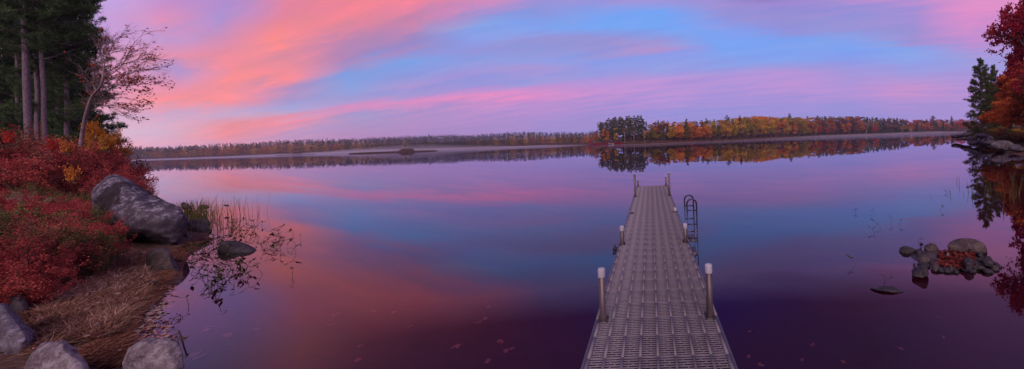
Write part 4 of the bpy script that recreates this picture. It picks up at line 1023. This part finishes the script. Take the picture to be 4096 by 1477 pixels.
for n, (x0, x1, y0, y1), lb in [(46, (572, 660, 560, 625), 'dark leafy weed standing in the orange-lit water behind the teardrop rock'), (16, (665, 705, 570, 655), 'leafy weed in the water right of the teardrop rock'), (58, (478, 560, 620, 745), 'thin bent weed in the shallows between the brown rock and the teardrop rock'),
                           (26, (560, 625, 655, 725), 'weed with hanging leaf in the water below the teardrop rock'), (8, (700, 755, 590, 640), 'lone weed farthest from the shore right of the teardrop rock'), (24, (535, 575, 590, 640), 'weed crowded against the left side of the teardrop rock')]:
    for j in range(n):
        px, py = rg.uniform(x0, x1), rg.uniform(y0, y1)
        if py > 700 and px < 500: px += 40
        weed(k, px, py, rg.uniform(.7, 1.25), lb, lb + ' (group)' if False else 'weeds: ' + lb); k += 1
for px, py, lb in [(660, 690, 'single weed with a brown and a yellow leaf below the teardrop rock'), (735, 700, 'loop-shaped dark weed alone on the open water'), (547, 760, 'weed with one upright yellow-brown leaf in the lower left water'), (475, 772, 'small dark leaf weed near the smooth brownish rock water'),
                   (2152, 537, 'pale leafed weed farthest left in the water right of the dock'), (2188, 541, 'weed with two leaves behind the stone islet, beside the pale leafed one'), (2200, 585, 'weed with a dark drooping leaf in front of the two-leaved one'), (2215, 575, 'thin upright brown stalk between the weeds right of the dock'), (2240, 563, 'weed with level yellow-green leaf in the water beyond the slab'), (2262, 565, 'bent stalk beside the level-leaved weed'), (2345, 498, 'tiny bent weed out before the right shore'), (2365, 530, 'upright stalk pair before the right shore'), (2380, 485, 'bent stalk near the reflected pine'), (2150, 668, 'small red-brown weed left of the pointed slab'), (2225, 712, 'curved stalk rising beside the pointed slab'), (2310, 610, 'thin weed with yellow tip rising behind the long brown rock')]:
    weed(k, px, py, .8 if px > 2000 else 1.1, lb, None); k += 1
# bent broken stalks by the flat-topped stone
def stalk(pts, Yd, label, lf=None):
    q = [np.array(PY(a, b, Yd)[:]) for a, b in pts]; o = np.array([q[0][0], q[0][1], 0.]); mb = MB(); mb.tube([p_ - o for p_ in q], .006, 5, False)
    r = empty('broken_stalk', o, 0, label, 'water plant'); ob('stem', mb.mesh('stem', True), M['twig'], r)
    rr = np.random.default_rng(3)
    for p_ in q[2:4]: l_ = MB(); add_leaves(l_, np.array([p_ - o]), .10, .035, rr, 0, .6); ob('leaf', l_.mesh('leaf'), M['tan'], r)
stalk([(400, 872), (420, 850), (448, 838), (462, 852), (470, 850)], 3.45, 'long bent stalk arching over the flat-topped stone')
stalk([(395, 860), (390, 845), (380, 835), (384, 820)], 3.6, 'short stalk with a yellow pointed leaf left of the arching stalk')
stalk([(449, 832), (458, 858), (470, 895)], 3.3, 'pale straight grass stem lying off the flat-topped stone')
# sunken and floating leaves
for i in range(34):
    px, py = rg.uniform(480, 1500), rg.uniform(770, 925)
    if i > 22: px, py = rg.uniform(1880, 2400), rg.uniform(780, 925)
    d = ray(px, py); t = -H / d[2]; X, Y = d[0] * t, d[1] * t
    # follow the sight line down to the bed
    for _ in range(60):
        if H + d[2] * t <= hz(d[0] * t, t): break
        t *= 1.012
    mb = MB(); add_leaves(mb, np.zeros((3, 3)) + rg.normal(0, .02, (3, 3)) * np.array([1, 1, .2]), .11, .09, rg, .97)
    o = ob('sunken_leaf', mb.mesh('sunken_leaf'), M['litter3']if 'litter3' in M else M['tan2'] if 'tan2' in M else M['litter'], None, (d[0] * t, t, hz(d[0] * t, t) + .02)); o.rotation_euler = (0, 0, i)
    tag(o, 'pale sunken leaf on the lake bed left of the dock' if i <= 22 else 'pale sunken leaf on the lake bed right of the dock', 'leaf', 'sunken leaves left of the dock' if i <= 22 else 'sunken leaves right of the dock')

# ------------------------------------------------------------------ far trees
def far_decid(seed, w=8., h=12., clear=2.2, n=900, lsz=.62):
    rng = np.random.default_rng(seed); tr = MB(); cr_ = MB()
    tr.tube([(0, 0, -1), (rng.normal() * .2, 0, clear + 1), (rng.normal() * .4, rng.normal() * .4, h * .8)], [.24, .19, .06], 6, False)
    nb = rng.integers(11, 16); C = []
    for b in range(nb):
        t = rng.uniform(0, 1); rr = w * .5 * math.sin(math.pi * (.18 + .72 * t)) ** .8; a = rng.uniform(0, 6.28)
        c = np.array([math.cos(a) * rr * .62, math.sin(a) * rr * .62, clear + (h - clear) * (.12 + .78 * t)])
        tr.tube([(0, 0, c[2] * .7), c * np.array([.7, .7, .97])], [.09, .03], 4, False)
        m = n // nb; s_ = w * rng.uniform(.14, .22)
        d = unit(rng.normal(size=(m, 3))); C.append(c + d * s_ * np.array([1.15, 1.15, .8]) * (rng.uniform(.45, 1, m) ** .5)[:, None])
    add_leaves(cr_, np.vstack(C), lsz, lsz * .75, rng, .3, .1)
    return tr.mesh('trunk', True), cr_.mesh('crown')
def far_pine(seed, h=20, w=7., lo=.3, n=1500, cone=False):
    rng = np.random.default_rng(seed); tr = MB(); cr_ = MB(); C = []
    tr.tube([(0, 0, -1), (rng.normal() * .3, 0, h * .5), (rng.normal() * .3, 0, h)], [.3, .2, .03], 6, False)
    z = h * lo; L = []
    while z < h * .99:
        t = (z / h - lo) / (1 - lo); rr = w * .5 * ((1 - t) ** (.85 if cone else .55)) * (rng.uniform(.8, 1.1) if cone else rng.uniform(.5, 1.15))
        for k in range(5 if cone else rng.integers(2, 5)):
            a = rng.uniform(0, 6.28); L.append((z + rng.uniform(-.2, .2), a, rr * rng.uniform(.6, 1.1) + .25))
        z += h * (.028 if cone else .045)
    tot = sum(l[2] for l in L)
    for z, a, l in L:
        m = max(4, int(n * l / tot)); s_ = rng.uniform(.15, 1, m) ** .7
        tr.tube([(0, 0, z), (math.cos(a) * l, math.sin(a) * l, z + l * (.22 if not cone else -.1))], [.05, .015], 3, False)
        C.append(np.stack([np.cos(a) * l * s_ + rng.normal(0, .28 * l * .5, m), np.sin(a) * l * s_ + rng.normal(0, .28 * l * .5, m), z + l * s_ * (.22 if not cone else -.1) + rng.normal(0, .13, m)], -1))
    add_leaves(cr_, np.vstack(C), .85, .42, rng, .5)
    return tr.mesh('trunk', True), cr_.mesh('crown')
def far_bare(seed, h=13):
    rng = np.random.default_rng(seed); return rescale_to(decid_meshes(h, seed, .1, 700, (.5, .35), .16, .36, 3, .1, .5, .35), h, 5)
FT = {'dec': [far_decid(400 + i, 8, 12, 2.6) for i in range(3)], 'tall': [far_decid(410 + i, 6, 15, 3) for i in range(2)], 'pine': [far_pine(420 + i) for i in range(4)],
      'bushy': [far_pine(430 + i, 16, 6, .12, 1300) for i in range(2)], 'spruce': [far_pine(440 + i, 13, 5, .04, 1300, True) for i in range(2)], 'bare': [far_bare(450), far_bare(451)]}
HGT = {'dec': 12, 'tall': 15, 'pine': 20, 'bushy': 16, 'spruce': 13, 'bare': 13}
FN = {'dec': 'maple_tree', 'tall': 'birch_tree', 'pine': 'pine_tree', 'bushy': 'pine_tree', 'spruce': 'spruce_tree', 'bare': 'bare_tree'}
fproto = {}
def far_tree(kind, j, loc, h, mat, label, group=None, wide=1.0, tmat='bark_dark'):
    j = j % len(FT[kind]); s_ = h / HGT[kind]; rz = random.Random(hash((round(loc[0]), round(loc[1])))).uniform(0, 6)
    if (kind, j) not in fproto:
        fproto[(kind, j)] = r, k = tree(FN[kind], FT[kind][j], loc, rz, M[tmat], M[mat], label, group, (s_ * wide, s_ * wide, s_)); return
    r, k = fproto[(kind, j)]
    copy_tree(r, k, loc, rz, (s_ * wide, s_ * wide, s_), [M[tmat], M[mat]], label, 'tree', group)
pen = np.array(PEN_SHORE, float)
def pen_at(px, inland):
    Y = np.interp(px, pen[:, 0], pen[:, 1]) + inland; x_ = ray(px / S, 0)[0] * Y; return x_, Y, hz(x_, Y)
def top_h(px, py, inland):
    x_, Y, g = pen_at(px, inland); return max(3., PY(px / S, py / S, Y).z - g)
def zone_pen(px): return 'at the tip of the wooded point' if px < 2580 else 'on the near half of the wooded point' if px < 2860 else 'on the hill of the wooded point' if px < 3200 else 'on the far shore right of the point' if px < 3560 else 'at the right end of the far shore'
WORD = {'orange': 'orange', 'gold': 'golden', 'yellow': 'bright yellow', 'rust': 'rust-brown', 'scarlet': 'scarlet', 'brown': 'brown', 'mauve': 'bare grey-mauve', 'tan': 'pale tan', 'needles_far': 'dark', 'spruce': 'deep green', 'crimson': 'dark red', 'olive': 'olive-gold'}
# single trees one can pick out (px, top py, inland, kind, material, label)
single = [
 (2338, 555, 2, 'dec', 'scarlet', 'small scarlet tree at the very tip of the wooded point, by the water', .9), (2366, 522, 8, 'dec', 'rust', 'rust-orange tree just behind the scarlet one at the tip of the point', .8),
 (2384, 488, 14, 'bare', 'mauve', 'spindly bare tree leaning out at the left end of the pine clump', .6), (2402, 512, 7, 'dec', 'orange', 'orange tree in front of the pine clump at the tip of the point', .8), (2445, 510, 6, 'tall', 'gold', 'golden tree in front of the pine clump, second colour spot from the tip', .9),
 (2480, 508, 5, 'tall', 'tan', 'pale tan birch in front of the pines near the tip of the point', .7), (2516, 520, 6, 'bare', 'mauve', 'bare mauve tree between the tan birch and the yellow tree', .9), (2560, 520, 2, 'tall', 'yellow', 'slim bright yellow tree at the water near the tip of the point', .8),
 (2590, 498, 8, 'dec', 'olive', 'olive-gold tree right of the slim bright yellow tree', .9), (2626, 480, 10, 'bare', 'brown', 'tall brown half-bare tree under the round-topped pine', 1), (2662, 506, 6, 'dec', 'gold', 'golden tree drooping to the water right of the brown half-bare tree', 1.),
 (2745, 552, 2, 'dec', 'scarlet', 'small bright scarlet bush-like tree at the water of the wooded point', .9), (2700, 490, 12, 'dec', 'orange', 'large orange tree in the middle of the wooded point', 1), (2776, 512, 6, 'dec', 'rust', 'rust tree between the scarlet one and the glowing orange one', 1), (2812, 506, 3, 'dec', 'orange2', 'glowing light orange tree at the water of the wooded point', 1.0),
 (2615, 476, 22, 'bushy', 'needles_far', 'round-topped dark pine on the neck right of the pine clump', .9), (2728, 472, 24, 'pine', 'needles_far', 'thin pine rising over the orange trees of the point', .8), (2808, 470, 26, 'bushy', 'needles_far', 'broad dark pine behind the glowing orange tree', 1),
 (2893, 458, 24, 'pine', 'needles_far', 'tall flat-topped pine, left of the pair on the point', 1.1), (2943, 458, 20, 'bushy', 'needles_far', 'dense tall pine left of the golden hill', .8), (3142, 452, 40, 'bushy', 'needles_far', 'big dark pine crowning the golden hill', 1.2),
 (3253, 460, 30, 'pine', 'needles_far', 'narrow pine poking above the trees, left of two', .8), (3272, 464, 30, 'pine', 'needles_far', 'narrow pine poking above the trees, right of two', .8), (3308, 463, 34, 'bushy', 'needles_far', 'small crowned pine above the orange trees right of the hill', .8),
 (3160, 492, 4, 'dec', 'orange2', 'bright orange tree at the water below the big crowning pine', .7), (3226, 488, 4, 'tall', 'rose', 'rose-red tree left of the flame-red one on the far shore', 1), (3260, 482, 4, 'tall', 'scarlet', 'flame-red narrow tree on the far shore right of the hill', .9), (3246, 512, 1, 'dec', 'gold', 'low golden tree below the flame-red one', .7),
 (3290, 490, 4, 'tall', 'rose', 'rose-orange tree right of the flame-red one', 1), (3375, 490, 3, 'tall', 'orange2', 'slim light orange tree alone among brown ones on the far shore', .8), (3445, 486, 4, 'bare', 'mauve', 'pale bare tree with fine twigs on the far shore', 1.2), (3480, 492, 3, 'dec', 'scarlet', 'scarlet tree in the middle of the far shore', .8), (3428, 486, 6, 'tall', 'rose', 'faded red tree beside the pale bare one', .8),
 (3624, 505, 2, 'dec', 'yellow', 'yellow-orange tree in pairs at the water right of the evergreens', .7), (3650, 487, 5, 'spruce', 'spruce', 'deep green spruce between the yellow tree and the orange ones', 1.), (3715, 460, 20, 'pine', 'needles_far', 'thin layered pine above the right end of the far shore', 1.), (3790, 462, 16, 'bushy', 'needles_far', 'tall full pine near the right end of the far shore', .8),
 (3778, 495, 3, 'tall', 'orange2', 'small glowing orange tree near the right end of the far shore', .9), (3822, 474, 12, 'dec', 'scarlet', 'red tree right of the tall full pine', 1), (3875, 500, 4, 'dec', 'crimson', 'dark red tree at the right end by the near pine', .8)]
M['orange2'] = leaf_mat('light_orange_leaves', [(.5, .14, .03), (.8, .26, .05), (.9, .4, .1)], .35, .1)
M['rose'] = leaf_mat('rose_leaves', [(.42, .06, .05), (.62, .11, .08), (.72, .24, .13)], .35, .15)
for i, (px, ty, inl, kd, mt, lb, wd) in enumerate(single):
    wd = wd * 1.5 if kd == 'pine' else wd; x_, Y, g = pen_at(px, inl); far_tree(kd, i, (x_, Y, g - .2), top_h(px, ty + (3 if kd in ('pine', 'bushy') else 0), inl), mt, lb, None, wd, 'bark_pale' if mt in ('tan', 'mauve', 'yellow') else 'bark_dark')
# the pine clump
rr = random.Random(5)
for i, px in enumerate([2386, 2393, 2398, 2412, 2428, 2444, 2460, 2472, 2490, 2505, 2520, 2536, 2548, 2566, 2420, 2452, 2482, 2512, 2540, 2405, 2436, 2466, 2498, 2528, 2556, 2444, 2475, 2506]):
    inl = 12 + (i % 3) * 7 + rr.uniform(0, 4); ty = np.interp(px, [2390, 2420, 2500, 2545, 2575], [480, 473, 466, 463, 482]) + rr.uniform(-5, 12)
    x_, Y, g = pen_at(px, inl); far_tree('pine' if i % 4 else 'bushy', i, (x_, Y, g - .2), top_h(px, ty, inl), 'needles_far', 'tall dark pine in the clump at the tip of the wooded point', 'dark pines of the clump', 1.05)
# rest of the shore, row by row
prof_x = [2580, 2640, 2700, 2760, 2850, 2920, 3000, 3100, 3200, 3300, 3400, 3480, 3560, 3640, 3720, 3800, 3920]
prof_y = [492, 487, 490, 485, 482, 474, 464, 470, 470, 470, 467, 473, 475, 482, 480, 482, 484]
def pick(px, row):
    u = rr.random()
    if px < 2860: return (['orange', 'gold', 'rust', 'olive', 'olive'], ['needles_far'])[u < .22]
    if px < 3220: return (['gold', 'gold', 'orange', 'olive', 'olive', 'gold'], ['needles_far'])[u < .05]
    if px < 3440: return (['olive', 'rust', 'brown', 'orange', 'olive', 'brown'], ['needles_far'])[u < .12]
    if px < 3610: return (['brown', 'olive', 'mauve'], ['needles_far', 'needles_far', 'spruce'])[u < .62]
    return (['rust', 'orange', 'brown', 'mauve', 'rust'], ['needles_far', 'spruce'])[u < .2]
for row, (inl, step, dty) in enumerate([(5, 27, 26), (14, 26, 13), (26, 25, 5), (42, 25, 1)]):
    px = 2585 + row * 7
    while px < 3925:
        ty = np.interp(px, prof_x, prof_y) + dty * rr.uniform(.5, 1.3)
        mt = rr.choice(pick(px, row)); kd = {'needles_far': 'bushy', 'spruce': 'spruce', 'mauve': 'bare'}.get(mt, rr.choice(['dec', 'dec', 'tall']))
        ty -= 5; ii = inl + rr.uniform(-2, 4); x_, Y, g = pen_at(px, ii); zn = zone_pen(px)
        nm = f"{WORD[mt]} {'pine' if kd == 'bushy' else 'spruce' if kd == 'spruce' else 'tree'}"
        rw = 'by the water' if row == 0 else 'behind the front trees' if row < 3 else 'on the skyline'
        far_tree(kd, rr.randint(0, 3), (x_, Y, g - .2), top_h(px, ty, ii), mt, f'{nm} {rw} {zn}', f'{nm}s {rw} {zn}', 1.15 if kd != 'bare' else 1.)
        px += step * rr.uniform(.8, 1.2) * (1.0 if px < 3000 else .82)
# low dark undergrowth along that shore
def mass(name, items, mat_key, label, cat):
    mb = MB(); rng = np.random.default_rng(6)
    C = []
    for (x_, y_, z_, w, h) in items:
        m = 90; d = unit(rng.normal(size=(m, 3))); d[:, 2] = abs(d[:, 2]); C.append(np.array([x_, y_, z_]) + d * np.array([w, w, h]) * rng.uniform(.5, 1, (m, 1)))
    add_leaves(mb, np.vstack(C), .6, .4, rng, .3); return tag(ob(name, mb.mesh(name), M[mat_key]), label, cat, kind='stuff')
it = []; it2 = []
for px in np.arange(2345, 2475, 3.2):
    x_, Y, g = pen_at(px, 1.5); it.append((x_, Y, g, 1.5, 1.2 + .8 * rr.random()))
mass('undergrowth', it, 'crimson', 'dark red low bushes along the tip of the wooded point', 'bushes')
it = []
for px in np.arange(2475, 3930, 3.4):
    for inl, s_ in ((3.0, 1.3), (22, 3.4), (34, 3.4)):
        x_, Y, g = pen_at(px, inl); it.append((x_, Y, g, s_ * 1.1, s_ * (1.1 if inl > 5 else .8)))
mass('undergrowth', it, 'brown', 'brown undergrowth beneath the trees of the far right shore', 'bushes')
it = [(*pen_at(px, 9)[:2], pen_at(px, 9)[2], 2.4, 3.0) for px in np.arange(3100, 3560, 9)]
mass('undergrowth', it, 'spruce', 'low dark green firs under the trees right of the golden hill', 'bushes')
for px, lb in [(2418, 'pale boulder at the water of the tip of the wooded point, left one'), (2432, 'pale boulder at the water of the tip of the wooded point, right one')]:
    x_, Y, g = pen_at(px, -1); rock('shore_boulder', (x_, Y, .5), (3.2, 2.4, 2.4), M['rock_pale'], px, 9, .1, 3, 0, lb)

# far wood across the lake: one mass
def far_wood():
    groups = {'needles_far': [MB(), []], 'olive': [MB(), []], 'orange': [MB(), []]}
    rng = np.random.default_rng(12); fs = np.array(FAR_SHORE, float); trunks = MB()
    tops = ([250, 450, 700, 850, 1000, 1130, 1400, 1600, 1700, 1900, 2000, 2150, 2300, 2450], [597, 592, 588, 578, 570, 562, 556, 548, 543, 540, 531, 528, 529, 520])
    for row, (inl, dty) in enumerate([(4, 11), (14, 7), (28, 4), (44, 1.5), (60, 0)]):
        px = 262.
        while px < 2440:
            Y = np.interp(px, fs[:, 0], fs[:, 1]) + inl + rng.uniform(-3, 5); x_ = ray(px / S, 0)[0] * Y; g = hz(x_, Y)
            ty = np.interp(px, *tops) + dty * rng.uniform(.4, 1.5) + rng.normal(0, 1.9) - 3 * vnoise(np.array([px * .02, 1.1, row * 3.])) + 1; h = max(5, PY(px / S, ty / S, Y).z - g)
            u = rng.random() - .25 * math.sin(px * .004 + 1); kd = 'needles_far' if u < (.72 if row < 3 else .8) else 'olive' if u < .9 else 'orange'
            C = groups[kd][1]
            if kd == 'needles_far':
                n = 95; t = rng.uniform(.1, 1, n) ** .8; rad = (1 - t) ** .55 * rng.uniform(2.6, 4.4) + .1; a = rng.uniform(0, 6.28, n); q = rng.uniform(.3, 1, n)
                C.append(np.stack([x_ + np.cos(a) * rad * q, Y + np.sin(a) * rad * q, g + h * t * 1.03], -1))
            else:
                n = 95; d = unit(rng.normal(size=(n, 3))); w = rng.uniform(4, 7); hh = h * rng.uniform(.72, .95); C.append(np.array([x_, Y, g + hh * .58]) + d * np.array([w, w, hh * .42]) * (rng.uniform(.5, 1, (n, 1)) ** .5))
            if row < 2: trunks.tube([(x_, Y, g - .5), (x_, Y, g + h * .7)], [.25, .1], 4, False)
            px += rng.uniform(5, 8) * (1.0 if px > 800 else .8)
    for kd, lb in (('needles_far', 'dark evergreens of the low wood along the far left shore'), ('olive', 'olive and golden trees of the low wood along the far left shore'), ('orange', 'orange trees dotted through the low wood along the far left shore')):
        mb = MB(); add_leaves(mb, np.vstack(groups[kd][1]), 1.15, .8, rng, .3, .2)
        tag(ob('far_wood', mb.mesh('far_wood'), M['wood_green' if kd == 'needles_far' else 'gold' if kd == 'olive' else kd]), lb, 'wood', kind='stuff')
    tag(ob('far_wood', trunks.mesh('far_trunks'), M['bark_dark']), 'trunks of the low wood along the far left shore', 'wood', kind='stuff')
far_wood()

# grassy bars out in the lake
def bar(name, pts, Yd, dep, zt, label, hump=None):
    x0, x1 = ray(pts[0], 380)[0] * Yd, ray(pts[1], 380)[0] * Yd; c = (x0 + x1) / 2
    rng = np.random.default_rng(int(abs(c))); n = 60; t = np.linspace(0, 1, n); V = []
    m = MB(); L = 26000 if x1 - x0 > 60 else 9000
    u = rng.uniform(0, 1, L); w = np.sqrt(np.clip(1 - (2 * u - 1) ** 6, 0, 1)); C = np.stack([x0 + u * (x1 - x0), Yd + rng.uniform(-dep, dep, L) * w, rng.uniform(0, zt, L) * w], -1)
    root = empty(name, (c, Yd, 0), 0, label, 'islet')
    add_leaves(m, C - np.array([c, Yd, 0]), .5, .12, rng, .1); ob('grass', m.mesh('grass'), M['bargrass'], root)
    if hump:
        hx = ray(hump[0], 380)[0] * Yd - c; mm = MB(); d = unit(rng.normal(size=(2600, 3))); d[:, 2] = abs(d[:, 2]); r_ = rng.uniform(.6, 1, (2600, 1))
        add_leaves(mm, np.array([hx, 0, 0]) + d * np.array([hump[1], 3, hump[2]]) * r_ ** .5 * (1 + .3 * vnoise(d * 2))[:, None], .5, .3, rng, .2); ob('bush', mm.mesh('bush'), M['brown'], root)
        tm = decid_meshes(hump[2] * 3, 7, .2, 0, (.3, .2), .09, .4, 3, .1, .5, .3)[0]; o = ob('sapling', tm, M['bark_dark'], root, (hx - 1.5, 0, 0)); 
M['bargrass'] = leaf_mat('bar_grass', [(.08, .045, .03), (.15, .085, .05), (.24, .14, .07)], .2, 0)
bar('grassy_islet', (878, 1100), 262, 4, .9, 'long low grassy bar with a bushy hump lying in the mist on the lake', (1024, 6.5, 2.6))
bar('grassy_islet', (695, 792), 400, 4, .8, 'short low bar with a small hump, left of the long grassy bar', (748, 5.5, 3.4))

# ------------------------------------------------------------------ haze and mist
def volume_mat(name, color, dens, aniso=0.):
    m, t = new_mat(name); v = t.add('ShaderNodeVolumePrincipled'); v.inputs['Color'].default_value = (*color, 1); v.inputs['Density'].default_value = dens; v.inputs['Anisotropy'].default_value = aniso
    out(t, None, v.outputs[0]); return m
def mist(name, ring, zf, dens, label, nx=70, ny=14, colr=(.92, .86, .93)):
    """a low bank of mist: closed body with an uneven top over the water; RING gives near and far distance along photo x"""
    px = np.linspace(ring[0][0], ring[-1][0], nx); r = np.array(ring, float); near = np.interp(px, r[:, 0], r[:, 1]); far_ = np.interp(px, r[:, 0], r[:, 2])
    V = []; 
    for k in range(ny):
        f = k / (ny - 1); Y = near + (far_ - near) * f; X = np.array([ray(p, 360)[0] for p in px]) * Y
        edge = np.minimum(1, np.minimum(f, 1 - f) * 5) * np.minimum(1, np.minimum(np.arange(nx), nx - 1 - np.arange(nx)) / 6)
        z = .12 + zf(px) * (.55 + .9 * np.clip(fbm(np.stack([X * .02, Y * .012, X * 0 + 3], -1), 4) + .3, 0, 2)) * edge
        V.append(np.stack([X, Y, z], -1))
    top = np.array(V); bot = top.copy(); bot[..., 2] = .04
    n = nx * ny; i, j = np.meshgrid(np.arange(ny - 1), np.arange(nx - 1), indexing='ij'); a = (i * nx + j).ravel()
    q = np.stack([a, a + 1, a + nx + 1, a + nx], -1); qs = [q, q[:, ::-1] + n]
    def wall(idx): idx = np.array(idx); return np.stack([idx[:-1], idx[:-1] + n, idx[1:] + n, idx[1:]], -1)
    ring_i = list(range(nx)) + [k * nx + nx - 1 for k in range(1, ny)] + [(ny - 1) * nx + j_ for j_ in range(nx - 2, -1, -1)] + [k * nx for k in range(ny - 2, -1, -1)]
    qs.append(wall(ring_i))
    me = mesh(name, np.vstack([top.reshape(-1, 3), bot.reshape(-1, 3)]), [np.vstack(qs)])
    tag(ob(name, me, volume_mat(name, colr, dens)), label, 'mist', kind='stuff')
mist('mist', [(270, 300, 560), (700, 260, 545), (1100, 235, 530), (1480, 220, 480)], lambda p: np.interp(p, [270, 500, 750, 900, 1000, 1150, 1300, 1480], [1.1, 1.2, 1.6, 4.6, 5.2, 2.6, 1.5, 1.1]), .0030, 'white mist lying on the water before the far left wood')
mist('mist', [(1480, 150, 330), (1640, 120, 244), (1800, 130, 270), (1900, 140, 330), (2080, 150, 415), (2450, 150, 470)], lambda p: np.interp(p, [1480, 1800, 2000, 2450], [1.1, 1.0, 1.2, 1.5]), .0016, 'thin mist on the water before the wooded point and right shore')
hb = MB(); hb.box(-1450, 900, -60, 1300, -8, 75)
tag(ob('haze', hb.mesh('haze'), volume_mat('haze', (.85, .75, .9), .0002)), kind='stuff')
